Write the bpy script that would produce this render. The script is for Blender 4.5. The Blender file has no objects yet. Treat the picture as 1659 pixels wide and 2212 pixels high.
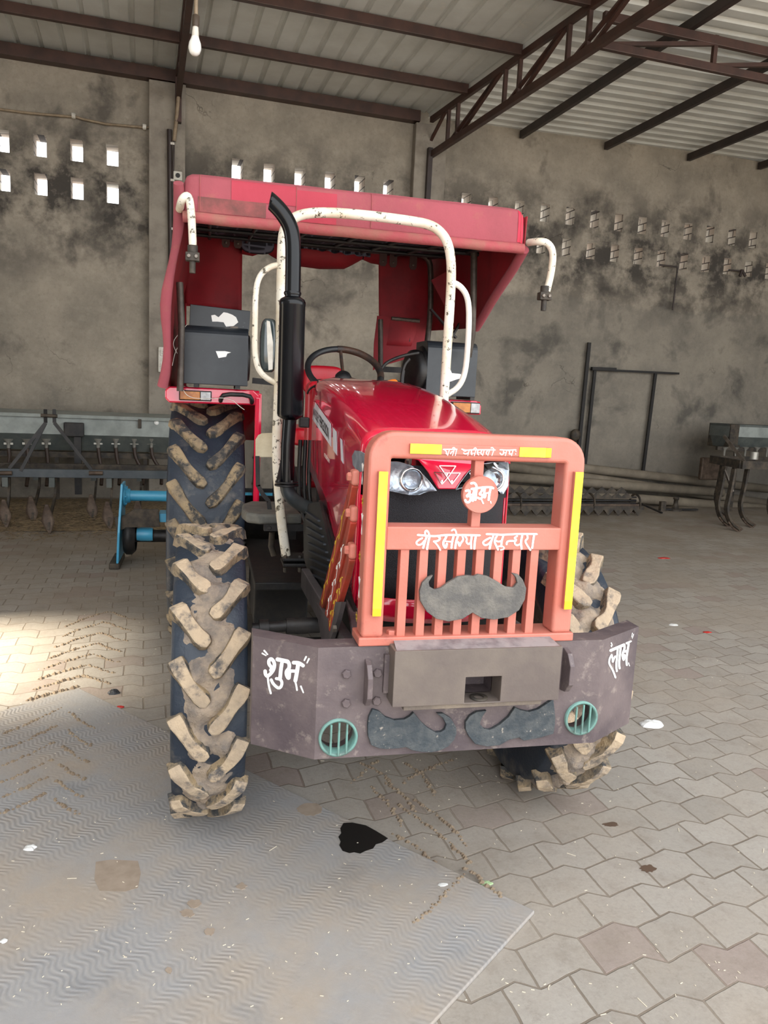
import bpy, bmesh, math, random
from mathutils import Vector, Matrix, noise
random.seed(7)
# ---------------------------------------------------------------- camera
FPX, CX, CY, HC = 1660.0, 829.5, 1106.0, 1.46
yw, pt, rl = [math.radians(a) for a in (13.2, 8.9, 2.8)]
FW = Vector((math.sin(yw)*math.cos(pt), math.cos(yw)*math.cos(pt), -math.sin(pt)))
R0 = Vector((math.cos(yw), -math.sin(yw), 0)); U0 = R0.cross(FW)
RT = R0*math.cos(rl)+U0*math.sin(rl); UP = -R0*math.sin(rl)+U0*math.cos(rl)
CAM = Vector((0, 0, HC))
cd = bpy.data.cameras.new('camera'); cam = bpy.data.objects.new('camera', cd)
bpy.context.scene.collection.objects.link(cam); bpy.context.scene.camera = cam
cd.sensor_fit = 'VERTICAL'; cd.sensor_height = 36; cd.sensor_width = 27; cd.lens = FPX/2212*36
cd.clip_start = 0.05; cd.clip_end = 200
mw = Matrix((RT, UP, -FW)).transposed().to_4x4(); mw.translation = CAM; cam.matrix_world = mw
# ---------------------------------------------------------------- light and exposure
vs = bpy.context.scene.view_settings
vs.view_transform = 'Standard'; vs.look = 'None'; vs.gamma = 1; vs.use_curve_mapping = False
vs.exposure = 0.55
world = bpy.data.worlds.new('world'); bpy.context.scene.world = world; world.use_nodes = True
bg = world.node_tree.nodes['Background']; bg.inputs[0].default_value = (0.95, 0.975, 1.0, 1); bg.inputs[1].default_value = 2.75
sd = bpy.data.lights.new('sun', 'SUN'); sun = bpy.data.objects.new('sun', sd); bpy.context.scene.collection.objects.link(sun)
sd.energy = 21.0; sd.angle = math.radians(9.0); sd.color = (1, .9, .72)
SUN_DIR = Vector((0.80, 0.02, -0.60)).normalized()       # low from the left: lights the yard and one gap in the left wall
sun.rotation_euler = SUN_DIR.to_track_quat('-Z', 'Y').to_euler()

def ray(x, y): return FW + RT*((x-CX)/FPX) - UP*((y-CY)/FPX)
def aY(x, y, Y): d = ray(x, y); return CAM + d*(Y/d.y)
def aX(x, y, X): d = ray(x, y); return CAM + d*(X/d.x)
def aZ(x, y, Z): d = ray(x, y); return CAM + d*((Z-HC)/d.z)
def aPl(x, y, p0, n): d = ray(x, y); return CAM + d*((p0-CAM).dot(n)/d.dot(n))
WA = math.radians(4.4)
WD = Vector((math.cos(WA), math.sin(WA), 0)); WN = Vector((-WD.y, WD.x, 0))   # shed frame: along the wall, into the wall
def S(u, v, z=0.0): return WD*u + WN*v + Vector((0, 0, z))
def aW(x, y, v): d = ray(x, y); return CAM + d*(v/d.dot(WN))       # point on the vertical plane v
def uv_of(P): return P.dot(WD), P.dot(WN)

# ---------------------------------------------------------------- materials
def lin(c):
    return tuple((x/12.92 if x <= .04045 else ((x+.055)/1.055)**2.4) for x in c)
def rgb(r, g, b): return lin((r/255, g/255, b/255))
class N:
    def __init__(s, name):
        s.m = bpy.data.materials.new(name); s.m.use_nodes = True; s.t = s.m.node_tree
        s.b = s.t.nodes['Principled BSDF']; s.x = 0
    def n(s, typ, **k):
        o = s.t.nodes.new(typ)
        for a, v in k.items(): setattr(o, a, v)
        return o
    def l(s, a, b): s.t.links.new(a, b)
    def val(s, sock, v):
        if isinstance(v, (int, float)): sock.default_value = v
        elif isinstance(v, tuple): sock.default_value = v if len(v) == 4 or sock.type == 'VECTOR' else v+(1,)
        else: s.l(v, sock)
    def co(s):
        if not hasattr(s, '_c'): s._c = s.n('ShaderNodeTexCoord').outputs['Object']
        return s._c
    def mth(s, op, a, b=0.0, c=0.0):
        o = s.n('ShaderNodeMath', operation=op)
        s.val(o.inputs[0], a); s.val(o.inputs[1], b); s.val(o.inputs[2], c); return o.outputs[0]
    def mix(s, f, a, b):
        o = s.n('ShaderNodeMix', data_type='RGBA'); s.val(o.inputs[0], f); s.val(o.inputs[6], a); s.val(o.inputs[7], b); return o.outputs[2]
    def noise(s, scale, det=4, rough=.55, vec=None, dist=0):
        o = s.n('ShaderNodeTexNoise'); o.inputs['Scale'].default_value = scale; o.inputs['Detail'].default_value = det
        o.inputs['Roughness'].default_value = rough; o.inputs['Distortion'].default_value = dist
        s.l(vec if vec else s.co(), o.inputs['Vector']); return o.outputs[0]
    def ramp(s, f, a, b, lo=0., hi=1.):
        o = s.n('ShaderNodeMapRange'); o.inputs[1].default_value = a; o.inputs[2].default_value = b
        o.inputs[3].default_value = lo; o.inputs[4].default_value = hi; s.l(f, o.inputs[0]); return o.outputs[0]
    def bump(s, h, strength=.3, dist=.01):
        o = s.n('ShaderNodeBump'); o.inputs['Strength'].default_value = strength; o.inputs['Distance'].default_value = dist
        s.l(h, o.inputs['Height']); s.l(o.outputs[0], s.b.inputs['Normal'])
    def out(s, col, rough=.5, metal=0., coat=0., spec=.5):
        s.val(s.b.inputs['Base Color'], col); s.val(s.b.inputs['Roughness'], rough); s.val(s.b.inputs['Metallic'], metal)
        s.b.inputs['Coat Weight'].default_value = coat; s.b.inputs['Coat Roughness'].default_value = .04
        s.b.inputs['Specular IOR Level'].default_value = spec
        return s.m
def mat(name, c1, c2=None, scale=8, rough=.5, metal=0., bump=0., bs=60, lo=.4, hi=.65, coat=0., c3=None, s3=30, lo3=.6, hi3=.75, spec=.5):
    k = N(name); col = rgb(*c1)+(1,)
    if c2: col = k.mix(k.ramp(k.noise(scale, 6, .6), lo, hi), rgb(*c1), rgb(*c2))
    if c3: col = k.mix(k.ramp(k.noise(s3, 8, .7), lo3, hi3), col, rgb(*c3))
    if bump: k.bump(k.noise(bs, 5, .6), bump, .01)
    return k.out(col, rough, metal, coat, spec)
RED = mat('tractor_red', (206, 16, 56), (212, 22, 62), 3, .16, 0, coat=1.0)
RED_D = mat('red_paint_old', (190, 14, 36), (170, 22, 38), 5, .35, 0)
PINK = mat('salmon_paint', (188, 106, 90), (184, 116, 102), 6, .45, 0, bump=.08, bs=120, c3=(160, 92, 82), s3=14, lo3=.6, hi3=.72)
BRACE = mat('brace_red_brown', (176, 62, 46), (128, 60, 42), 9, .4)
PURP = mat('bumper_purple_grey', (76, 66, 70), (104, 92, 92), 5, .5, .0, bump=.15, bs=80, c3=(150, 138, 130), s3=26, lo3=.56, hi3=.78)
BLKP = mat('black_paint', (9, 11, 15), (13, 15, 20), 6, .22, 0, coat=.08, spec=.25)
BLKM = mat('black_metal', (24, 24, 26), (46, 42, 40), 12, .5, .2, bump=.1)
DARK = mat('engine_dark', (24, 25, 27), (44, 40, 36), 14, .6, .1, bump=.2)
BOXM = mat('box_black', (32, 37, 43), (44, 49, 54), 6, .4, 0, c3=(96, 100, 102), s3=60, lo3=.66, hi3=.72)
WHT = mat('chipped_white', (226, 224, 216), (214, 210, 200), 6, .35, 0, c3=(92, 82, 70), s3=42, lo3=.66, hi3=.68)
WHTC = mat('worn_white', (228, 222, 208), (214, 202, 178), 10, .4, 0, c3=(84, 76, 60), s3=38, lo3=.575, hi3=.6)
PAINTW = mat('white_lettering', (245, 245, 240), None, rough=.5)
YEL = mat('yellow_reflector', (250, 236, 60), (248, 226, 40), 20, .35)
ORG = mat('orange_reflector', (246, 176, 30), None, rough=.35)
YEL2 = mat('painted_yellow', (214, 176, 50), None, rough=.5)
MOUS = mat('moustache_grey', (88, 86, 84), (112, 108, 102), 30, .75, 0, bump=.4, bs=160)
MOUS2 = mat('moustache_slate', (50, 58, 64), (74, 78, 80), 40, .6, 0, bump=.3, bs=160, c3=(170, 160, 148), s3=50, lo3=.62, hi3=.7)
TURQ = mat('turquoise_paint', (104, 146, 138), (92, 110, 104), 20, .5, c3=(150, 160, 150), s3=50)
RUB = mat('tyre_rubber', (26, 36, 50), (40, 50, 62), 7, .5, 0, bump=.25, bs=70, c3=(112, 106, 98), s3=6, lo3=.54, hi3=.78)
MUD = mat('lug_mud', (184, 164, 138), (160, 144, 124), 14, .9, 0, bump=.7, bs=60, c3=(84, 82, 82), s3=17, lo3=.5, hi3=.66)
MUDR = mat('lug_mud_thin', (158, 138, 108), (112, 102, 90), 9, .9, 0, bump=.8, bs=60, c3=(62, 62, 62), s3=16, lo3=.46, hi3=.58)
FAB = mat('canopy_fabric', (158, 76, 86), (146, 72, 80), 4, .85, 0, bump=.25, bs=40, c3=(156, 96, 84), s3=12, lo3=.55, hi3=.8)
FABN = mat('canopy_patch', (172, 58, 74), (166, 54, 70), 6, .8, 0, bump=.2, bs=40)
FABR = mat('canopy_red_lining', (150, 26, 38), (126, 24, 34), 5, .7, 0, bump=.2, bs=20)
FABS = mat('canopy_stain', (98, 66, 62), (148, 80, 80), 9, .9, 0, bump=.2)
HEM = mat('canopy_hem', (164, 76, 82), (152, 98, 88), 9, .85, 0, bump=.3, bs=40)
STEEL = mat('worn_steel', (120, 112, 104), (88, 78, 68), 18, .45, .4, c3=(180, 176, 168), s3=30)
TUBE = mat('brown_tube', (66, 58, 52), (92, 84, 76), 18, .5, .3)
GALV = mat('galvanised', (170, 168, 160), (150, 148, 140), 9, .4, .5)
CHR = mat('chrome', (225, 226, 228), None, rough=.12, metal=1)
LMET = mat('lamp_reflector', (226, 230, 236), (190, 196, 204), 60, .22, .7, bump=.15, bs=90)
GRIL = mat('grille_black', (20, 20, 26), (30, 30, 38), 300, .45, 0, bump=.5, bs=500, lo=.45, hi=.55)
AMB = mat('amber_lens', (190, 120, 40), (160, 90, 30), 30, .3); CLR = mat('clear_lens', (186, 186, 188), (150, 150, 150), 30, .25)
CREAM = mat('cream_panel', (206, 196, 168), (184, 172, 142), 14, .7); ORK = mat('orange_knob', (230, 120, 40), None, rough=.35)
WHEEL_C = mat('wheel_cover_tape', (30, 28, 28), (74, 48, 32), 14, .55, 0, bump=.3); GREYM = mat('dusty_grey_plastic', (110, 108, 100), (86, 86, 82), 14, .7)
DECAL = mat('decal_silver', (206, 208, 218), (214, 216, 224), 3, .35); DECALK = mat('decal_black', (20, 20, 26), None, rough=.4)
BLUE = mat('sky_blue_paint', (62, 150, 190), (70, 160, 196), 8, .35, c3=(60, 64, 66), s3=14, lo3=.66, hi3=.7)
IRON = mat('dusty_iron', (48, 44, 40), (84, 74, 62), 14, .65, .2, bump=.2)
IRONL = mat('worn_shovel', (76, 62, 52), (104, 88, 74), 16, .6, .3, bump=.2)
DRILL = mat('drill_grey_paint', (150, 156, 152), (128, 134, 130), 6, .55); DRILLD = mat('drill_dark_paint', (74, 80, 78), (94, 98, 94), 8, .6)
BEAM = mat('brown_beam', (74, 50, 42), (58, 40, 34), 6, .45, .1); BEAMD = mat('black_beam', (50, 42, 40), (62, 50, 46), 6, .5, .1)
CONC = mat('pillar_concrete', (150, 142, 130), (128, 120, 110), 5, .9, 0, bump=.4, bs=20, c3=(96, 90, 84), s3=9, lo3=.6, hi3=.75)
PVC = mat('cement_pipe', (116, 106, 92), (134, 124, 108), 5, .8, 0, bump=.2); BEIGE = mat('beige_conduit', (150, 132, 108), (120, 104, 84), 12, .6)
BULB = mat('bulb_white', (236, 238, 234), None, rough=.3); PLAS = mat('white_plastic', (214, 210, 200), (190, 184, 172), 20, .5)
SOCK = mat('socket_dark', (70, 58, 46), None, rough=.6); STRAW = mat('straw', (148, 128, 98), (92, 78, 60), 26, .95, bump=.6, bs=50)
POST = mat('post_black', (20, 18, 18), (32, 28, 26), 12, .6)
RAIL = mat('rail_dark', (66, 60, 62), (84, 78, 78), 10, .55, bump=.1)
DUST = mat('track_dirt', (140, 124, 104), (118, 102, 86), 20, 1.0, 0, bump=.6, bs=60)
OIL = mat('oil_black', (26, 24, 22), None, rough=.45); BRST = mat('brown_stain', (154, 139, 124), (142, 127, 112), 30, .9)
REDP = mat('red_plastic', (178, 40, 34), None, rough=.4); BLKPL = mat('black_plastic', (38, 40, 44), (60, 62, 66), 30, .35, bump=.5); WPL = mat('white_polythene', (214, 214, 212), None, rough=.3)
LEAF = mat('pale_leaf', (170, 196, 150), None, rough=.5); BLFAB = mat('black_fabric', (24, 24, 32), None, rough=.9)
def glass_mat():
    k = N('lamp_glass'); k.b.inputs['Transmission Weight'].default_value = 1; k.b.inputs['IOR'].default_value = 1.2
    return k.out(rgb(235, 240, 245), .03)
GLASS = glass_mat()
MIRR = mat('mirror_glass', (150, 160, 160), None, rough=.08, metal=.9)
# ---- pavers
def paver_mat():
    k = N('zigzag_pavers'); sep = k.n('ShaderNodeSeparateXYZ'); k.l(k.co(), sep.inputs[0]); u, v = sep.outputs[0], sep.outputs[1]
    ph = k.mth('FRACT', k.mth('DIVIDE', u, .19))
    w = k.mth('MINIMUM', k.mth('DIVIDE', ph, .72), k.mth('DIVIDE', k.mth('SUBTRACT', 1.0, ph), .28))
    wob = k.mth('MULTIPLY', k.mth('SUBTRACT', k.noise(9, 2), .5), .012)
    v2 = k.mth('ADD', k.mth('ADD', v, k.mth('MULTIPLY', w, -.036)), wob)
    cmb = k.n('ShaderNodeCombineXYZ'); k.l(k.mth('ADD', u, wob), cmb.inputs[0]); k.l(v2, cmb.inputs[1])
    br = k.n('ShaderNodeTexBrick'); k.l(cmb.outputs[0], br.inputs['Vector']); br.offset = .5
    br.inputs['Scale'].default_value = 1; br.inputs['Mortar Size'].default_value = .0042; br.inputs['Mortar Smooth'].default_value = .35
    br.inputs['Brick Width'].default_value = .19; br.inputs['Row Height'].default_value = .137; br.inputs['Bias'].default_value = -.1
    br.inputs['Color1'].default_value = rgb(166, 160, 152)+(1,); br.inputs['Color2'].default_value = rgb(148, 142, 134)+(1,)
    br.inputs['Mortar'].default_value = rgb(118, 107, 95)+(1,)
    # a few reddish pavers
    br2 = k.n('ShaderNodeTexBrick'); k.l(cmb.outputs[0], br2.inputs['Vector']); br2.offset = .5
    for a, b in (('Scale', 1), ('Mortar Size', 0), ('Brick Width', .19), ('Row Height', .137)): br2.inputs[a].default_value = b
    br2.inputs['Color1'].default_value = (0, 0, 0, 1); br2.inputs['Color2'].default_value = (1, 1, 1, 1)
    red = k.ramp(br2.outputs['Color'], .9, .93)
    col = k.mix(k.mth('MULTIPLY', red, .32), br.outputs['Color'], rgb(150, 118, 116))
    # dust veil
    col = k.mix(k.ramp(k.noise(1.3, 6, .6), .42, .66, 0, .75), col, rgb(160, 149, 136))
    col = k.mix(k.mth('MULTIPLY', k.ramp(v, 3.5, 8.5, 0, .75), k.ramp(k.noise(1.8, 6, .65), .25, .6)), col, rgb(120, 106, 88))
    col = k.mix(k.ramp(k.noise(6, 8, .7), .5, .78, 0, .55), col, rgb(122, 110, 98))
    col = k.mix(k.ramp(k.noise(34, 8, .8), .52, .72, 0, .4), col, rgb(104, 94, 84))
    nz = k.noise(90, 6, .7)
    col = k.mix(k.ramp(nz, .3, .8, 0, .25), col, rgb(96, 88, 80))
    h = k.mth('ADD', k.mth('MULTIPLY', br.outputs['Fac'], -1.0), k.mth('MULTIPLY', k.noise(70, 8, .7), .35))
    k.bump(h, .55, .007)
    return k.out(col, .8)
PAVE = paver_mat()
def mat_mat():
    k = N('rubber_mat_wavy'); sep = k.n('ShaderNodeSeparateXYZ'); k.l(k.co(), sep.inputs[0]); u, v = sep.outputs[0], sep.outputs[1]
    # blocks of wavy ridges
    wv = k.mth('MULTIPLY', k.mth('SINE', k.mth('MULTIPLY', u, 75)), .009)
    st = k.mth('MULTIPLY', k.mth('ABSOLUTE', k.mth('SUBTRACT', k.mth('FRACT', k.mth('MULTIPLY', u, 5.2)), .5)), .03)
    ridg = k.mth('SINE', k.mth('MULTIPLY', k.mth('ADD', k.mth('ADD', v, wv), st), 360))
    mask = k.ramp(k.noise(2.2, 4, .6), .42, .6)
    r = k.mth('MULTIPLY', ridg, mask)
    col = k.mix(k.ramp(r, -.2, .9, 0, .5), rgb(152, 150, 149), rgb(122, 124, 128))
    col = k.mix(k.ramp(k.noise(1.7, 6, .65), .42, .62), col, rgb(160, 149, 137))
    col = k.mix(k.ramp(k.noise(30, 8, .8), .5, .75, 0, .35), col, rgb(112, 106, 102))
    col = k.mix(k.ramp(k.noise(2.8, 5, .6), .58, .75, 0, .6), col, rgb(108, 112, 118))
    col = k.mix(k.ramp(k.noise(60, 6, .7), .5, .8, 0, .3), col, rgb(180, 176, 168))
    k.bump(k.mth('ADD', k.mth('MULTIPLY', r, .5), k.noise(40, 6, .7)), .4, .004)
    return k.out(col, .72)
MATM = mat_mat()
def wall_mat():
    k = N('stained_plaster'); sep = k.n('ShaderNodeSeparateXYZ'); k.l(k.co(), sep.inputs[0]); u, z = sep.outputs[0], sep.outputs[2]
    col = k.mix(k.ramp(k.noise(1.6, 6, .6), .35, .7), rgb(166, 156, 141), rgb(128, 121, 110))
    col = k.mix(k.ramp(k.noise(9, 8, .7), .5, .8, 0, .5), col, rgb(182, 172, 156))
    # soot in a band around the holes and in blots
    d = k.mth('ABSOLUTE', k.mth('SUBTRACT', z, 3.55)); band = k.ramp(d, .25, 1.1, 1, 0)
    blot = k.ramp(k.noise(2.1, 7, .66), .44, .58)
    col = k.mix(k.mth('MULTIPLY', k.mth('MULTIPLY', band, blot), .95), col, rgb(62, 58, 54))
    blot2 = k.ramp(k.noise(1.25, 6, .6, dist=.3), .57, .68)
    col = k.mix(k.mth('MULTIPLY', blot2, .75), col, rgb(66, 62, 58))
    # darker damp lower storey with ragged edge
    edge = k.mth('ADD', z, k.mth('MULTIPLY', k.noise(3, 5, .7), .5))
    low = k.mth('MULTIPLY', k.ramp(edge, 3.16, 3.1), k.ramp(u, 3.8, 4.2))
    col = k.mix(k.mth('MULTIPLY', low, .3), col, rgb(94, 94, 90))
    col = k.mix(k.ramp(k.noise(22, 8, .75), .5, .75, 0, .35), col, rgb(90, 84, 76))
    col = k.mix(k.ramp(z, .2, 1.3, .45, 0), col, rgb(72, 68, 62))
    vor = k.n('ShaderNodeTexVoronoi', feature='DISTANCE_TO_EDGE'); vor.inputs['Scale'].default_value = 1.7
    nv = k.n('ShaderNodeTexNoise'); nv.inputs['Scale'].default_value = 3; nv.inputs['Detail'].default_value = 6; k.l(k.co(), nv.inputs['Vector'])
    mx = k.n('ShaderNodeVectorMath', operation='MULTIPLY_ADD'); k.l(nv.outputs['Color'], mx.inputs[0]); mx.inputs[1].default_value = (.7, .7, .7); k.l(k.co(), mx.inputs[2])
    k.l(mx.outputs[0], vor.inputs['Vector'])
    crack = k.mth('MULTIPLY', k.ramp(vor.outputs[0], .0, .014, 1, 0), k.ramp(k.noise(.9, 3), .58, .66))
    col = k.mix(k.mth('MULTIPLY', crack, .7), col, rgb(60, 54, 48))
    k.bump(k.mth('SUBTRACT', k.noise(7, 10, .7), k.mth('MULTIPLY', crack, .5)), .35, .03)
    return k.out(col, .92)
WALLM = wall_mat()
SHEET = mat('roof_sheet', (218, 220, 216), (204, 205, 200), 2.5, .4, .0, bump=.05, c3=(224, 220, 210), s3=5)
def under_mat():
    k = N('canopy_underside_print')
    v = k.n('ShaderNodeTexVoronoi', feature='DISTANCE_TO_EDGE'); v.inputs['Scale'].default_value = 11; v.inputs['Randomness'].default_value = .15
    k.l(k.co(), v.inputs['Vector'])
    col = k.mix(k.ramp(v.outputs[0], .03, .07), rgb(96, 100, 116), rgb(26, 28, 40))
    return k.out(col, .85)
UNDER = under_mat()

# ---------------------------------------------------------------- mesh builder
SC = bpy.context.scene.collection
class MB:
    def __init__(s): s.v = []; s.f = []; s.mi = []; s.sm = []; s.cur = 0; s.smooth = False
    def add(s, vs_, fs, sm=None):
        o = len(s.v); s.v += [Vector(p) for p in vs_]
        for f in fs: s.f.append([o+i for i in f]); s.mi.append(s.cur); s.sm.append(s.smooth if sm is None else sm)
        return s
    def box(s, x0, x1, y0, y1, z0, z1):
        v = [(x, y, z) for z in (z0, z1) for y in (y0, y1) for x in (x0, x1)]
        return s.add(v, [(0, 2, 3, 1), (4, 5, 7, 6), (0, 1, 5, 4), (2, 6, 7, 3), (0, 4, 6, 2), (1, 3, 7, 5)])
    def sbox(s, u0, u1, v0, v1, z0, z1):                      # box in the shed frame
        v = [S(x, y, z) for z in (z0, z1) for y in (v0, v1) for x in (u0, u1)]
        return s.add(v, [(0, 2, 3, 1), (4, 5, 7, 6), (0, 1, 5, 4), (2, 6, 7, 3), (0, 4, 6, 2), (1, 3, 7, 5)])
    def bar(s, p0, p1, w, h, up=(0, 0, 1)):
        p0, p1, up = Vector(p0), Vector(p1), Vector(up); t = (p1-p0).normalized()
        a = t.cross(up)
        if a.length < 1e-4: a = t.cross(Vector((1, 0, 0)))
        a.normalize(); b = a.cross(t).normalized()
        v = [p+a*x+b*y for p in (p0, p1) for x, y in ((-w/2, -h/2), (w/2, -h/2), (w/2, h/2), (-w/2, h/2))]
        return s.add(v, [(3, 2, 1, 0), (4, 5, 6, 7), (0, 1, 5, 4), (1, 2, 6, 5), (2, 3, 7, 6), (3, 0, 4, 7)])
    def tube(s, pts, r, n=12, closed=False, cap=True):
        pts = [Vector(p) for p in pts]; m = len(pts); rr = r if isinstance(r, (list, tuple)) else [r]*m
        vs_, fs = [], []; prev = None
        for i, p in enumerate(pts):
            a = pts[(i-1) % m] if (closed or i > 0) else p; b = pts[(i+1) % m] if (closed or i < m-1) else p
            t = (b-a).normalized()
            if prev is None: nrm = t.orthogonal().normalized()
            else:
                nrm = prev - t*prev.dot(t)
                nrm = nrm.normalized() if nrm.length > 1e-6 else t.orthogonal().normalized()
            prev = nrm; bn = t.cross(nrm)
            vs_ += [p + (nrm*math.cos(2*math.pi*k/n)+bn*math.sin(2*math.pi*k/n))*rr[i] for k in range(n)]
        for i in range(m if closed else m-1):
            j = (i+1) % m
            for k in range(n): fs.append((i*n+k, i*n+(k+1) % n, j*n+(k+1) % n, j*n+k))
        s.add(vs_, fs, True)
        if cap and not closed:
            s.add(vs_[:n], [tuple(reversed(range(n)))], False); s.add(vs_[-n:], [tuple(range(n))], False)
        return s
    def cyl(s, p0, p1, r, r1=None, n=20): return s.tube([p0, p1], [r, r if r1 is None else r1], n)
    def lathe(s, prof, o, ax, n=40, ref=None, sm=True):       # prof: (radius, height along ax)
        o, ax = Vector(o), Vector(ax).normalized(); a = (Vector(ref) if ref else ax.orthogonal()).normalized(); b = ax.cross(a)
        vs_ = [o+ax*h+(a*math.cos(2*math.pi*k/n)+b*math.sin(2*math.pi*k/n))*r for r, h in prof for k in range(n)]
        fs = [(i*n+k, i*n+(k+1) % n, (i+1)*n+(k+1) % n, (i+1)*n+k) for i in range(len(prof)-1) for k in range(n)]
        return s.add(vs_, fs, sm)
    def poly(s, pts, th):                                      # extrude a planar outline by vector th
        pts = [Vector(p) for p in pts]; th = Vector(th); m = len(pts)
        s.add(pts+[p+th for p in pts], [tuple(range(m)), tuple(reversed(range(m, 2*m)))] + [(i, i+m, (i+1) % m+m, (i+1) % m) for i in range(m)], False)
        return s
    def grid(s, fn, nu, nv, sm=True):
        vs_ = [fn(i/nu, j/nv) for j in range(nv+1) for i in range(nu+1)]
        return s.add(vs_, [(j*(nu+1)+i, j*(nu+1)+i+1, (j+1)*(nu+1)+i+1, (j+1)*(nu+1)+i) for j in range(nv) for i in range(nu)], sm)
    def hexbolt(s, p, d, r, h):
        return s.lathe([(0.0001, h), (r*.8, h), (r, h*.75), (r, 0)], p, d, 6, sm=False)
    def build(s, name, mats, parent=None, bevel=0, sub=0, solid=0, weld=False, origin=None, seg=2):
        if not isinstance(mats, (list, tuple)): mats = [mats]
        if parent is not None:
            org = parent['_org'] if '_org' in parent else (0, 0, 0)
        else: org = origin if origin is not None else (0, 0, 0)
        org = Vector(org)
        me = bpy.data.meshes.new(name); me.from_pydata([p-org for p in s.v], [], s.f)
        for m in mats: me.materials.append(m)
        for p, mi, sm in zip(me.polygons, s.mi, s.sm): p.material_index = mi; p.use_smooth = sm
        bm = bmesh.new(); bm.from_mesh(me)
        if weld: bmesh.ops.remove_doubles(bm, verts=bm.verts, dist=1e-5)
        bmesh.ops.recalc_face_normals(bm, faces=bm.faces); bm.to_mesh(me); bm.free()
        o = bpy.data.objects.new(name, me); SC.objects.link(o)
        if parent is not None: o.parent = parent
        else: o.location = org
        o['_org'] = tuple(org)
        if solid: q = o.modifiers.new('solid', 'SOLIDIFY'); q.thickness = solid; q.offset = 0
        if sub: q = o.modifiers.new('sub', 'SUBSURF'); q.levels = sub; q.render_levels = sub
        if bevel: q = o.modifiers.new('bevel', 'BEVEL'); q.width = bevel; q.segments = seg; q.limit_method = 'ANGLE'; q.angle_limit = math.radians(40); q.harden_normals = False
        return o
def cut(o, cutter_mb):
    c = cutter_mb.build('cutter', DARK)
    if o.parent is not None: c.location = Vector(c['_org'])-Vector(o['_org'])
    mod = o.modifiers.new('b', 'BOOLEAN'); mod.object = c; mod.operation = 'DIFFERENCE'; mod.solver = 'EXACT'
    par = o.parent; o.parent = None
    bpy.context.view_layer.update(); dg = bpy.context.evaluated_depsgraph_get()
    me = bpy.data.meshes.new_from_object(o.evaluated_get(dg)); o.modifiers.clear(); o.data = me; o.parent = par
    bpy.data.objects.remove(c)
def thing(name, label, cat, loc, group=None):
    o = bpy.data.objects.new(name, None); SC.objects.link(o); o.location = loc; o.empty_display_size = .1
    o['label'] = label; o['category'] = cat; o['_org'] = tuple(loc)
    if group: o['group'] = group
    return o
def tag(o, label, cat, group=None, kind=None):
    o['label'] = label; o['category'] = cat
    if group: o['group'] = group
    if kind: o['kind'] = kind
    return o
def struct(o): o['kind'] = 'structure'; return o
def arc(c, r, a0, a1, n, ax1, ax2):
    c, ax1, ax2 = Vector(c), Vector(ax1), Vector(ax2)
    return [c+ax1*(r*math.cos(a0+(a1-a0)*i/n))+ax2*(r*math.sin(a0+(a1-a0)*i/n)) for i in range(n+1)]
def smooth_path(pts, it=2):
    pts = [Vector(p) for p in pts]
    for _ in range(it):
        q = [pts[0]]
        for a, b in zip(pts, pts[1:]): q += [a*.75+b*.25, a*.25+b*.75]
        pts = q+[pts[-1]]
    return pts
def strokes(data, conv, proj, nrm, off=.0012, cell=None):
    """brush strokes (points in zoomed pixels, width) -> one clean painted outline on a surface, cut by marching squares"""
    import numpy as np
    mb = MB(); nrm = Vector(nrm); segs = []
    for pts, w in data:
        P = [Vector((p[0], p[1], 0)) for p in pts]
        if len(P) > 2: P = smooth_path(P, 2)
        n_ = len(P)-1
        for i, (a, b) in enumerate(zip(P, P[1:])):
            wa = w/2*(1 if 0 < i else .8); wb = w/2*(1 if i < n_-1 else .62); segs.append((a.x, a.y, b.x, b.y, wa, wb))
    ws = min(w for _, w in data); cell = cell or max(ws/3.2, 1)
    x0 = min(min(s[0], s[2])-s[4] for s in segs)-2*cell; x1 = max(max(s[0], s[2])+s[4] for s in segs)+2*cell
    y0 = min(min(s[1], s[3])-s[4] for s in segs)-2*cell; y1 = max(max(s[1], s[3])+s[4] for s in segs)+2*cell
    nx, ny = int((x1-x0)/cell)+1, int((y1-y0)/cell)+1
    X, Y = np.meshgrid(x0+cell*np.arange(nx), y0+cell*np.arange(ny)); Fd = np.full(X.shape, 1e9)
    for ax, ay, bx, by, wa, wb in segs:
        dx, dy = bx-ax, by-ay; L2 = dx*dx+dy*dy+1e-9; t = np.clip(((X-ax)*dx+(Y-ay)*dy)/L2, 0, 1)
        Fd = np.minimum(Fd, np.hypot(X-ax-t*dx, Y-ay-t*dy)-(wa+(wb-wa)*t))
    vid = {}
    def vert(key, x, y):
        if key not in vid: vid[key] = len(mb.v); mb.v.append(proj(*conv(x, y))+nrm*off)
        return vid[key]
    for j in range(ny-1):
        for i in range(nx-1):
            c = [(i, j), (i+1, j), (i+1, j+1), (i, j+1)]; f = [Fd[q[1], q[0]] for q in c]
            if min(f) >= 0: continue
            loop = []
            for k in range(4):
                q, r = c[k], c[(k+1) % 4]; fq, fr = f[k], f[(k+1) % 4]
                if fq < 0: loop.append(vert(q, x0+cell*q[0], y0+cell*q[1]))
                if (fq < 0) != (fr < 0):
                    t = fq/(fq-fr); key = (min(q, r), max(q, r)); loop.append(vert(key, x0+cell*(q[0]+(r[0]-q[0])*t), y0+cell*(q[1]+(r[1]-q[1])*t)))
            if len(loop) >= 3: mb.f.append(loop); mb.mi.append(0); mb.sm.append(False)
    return mb
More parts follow.
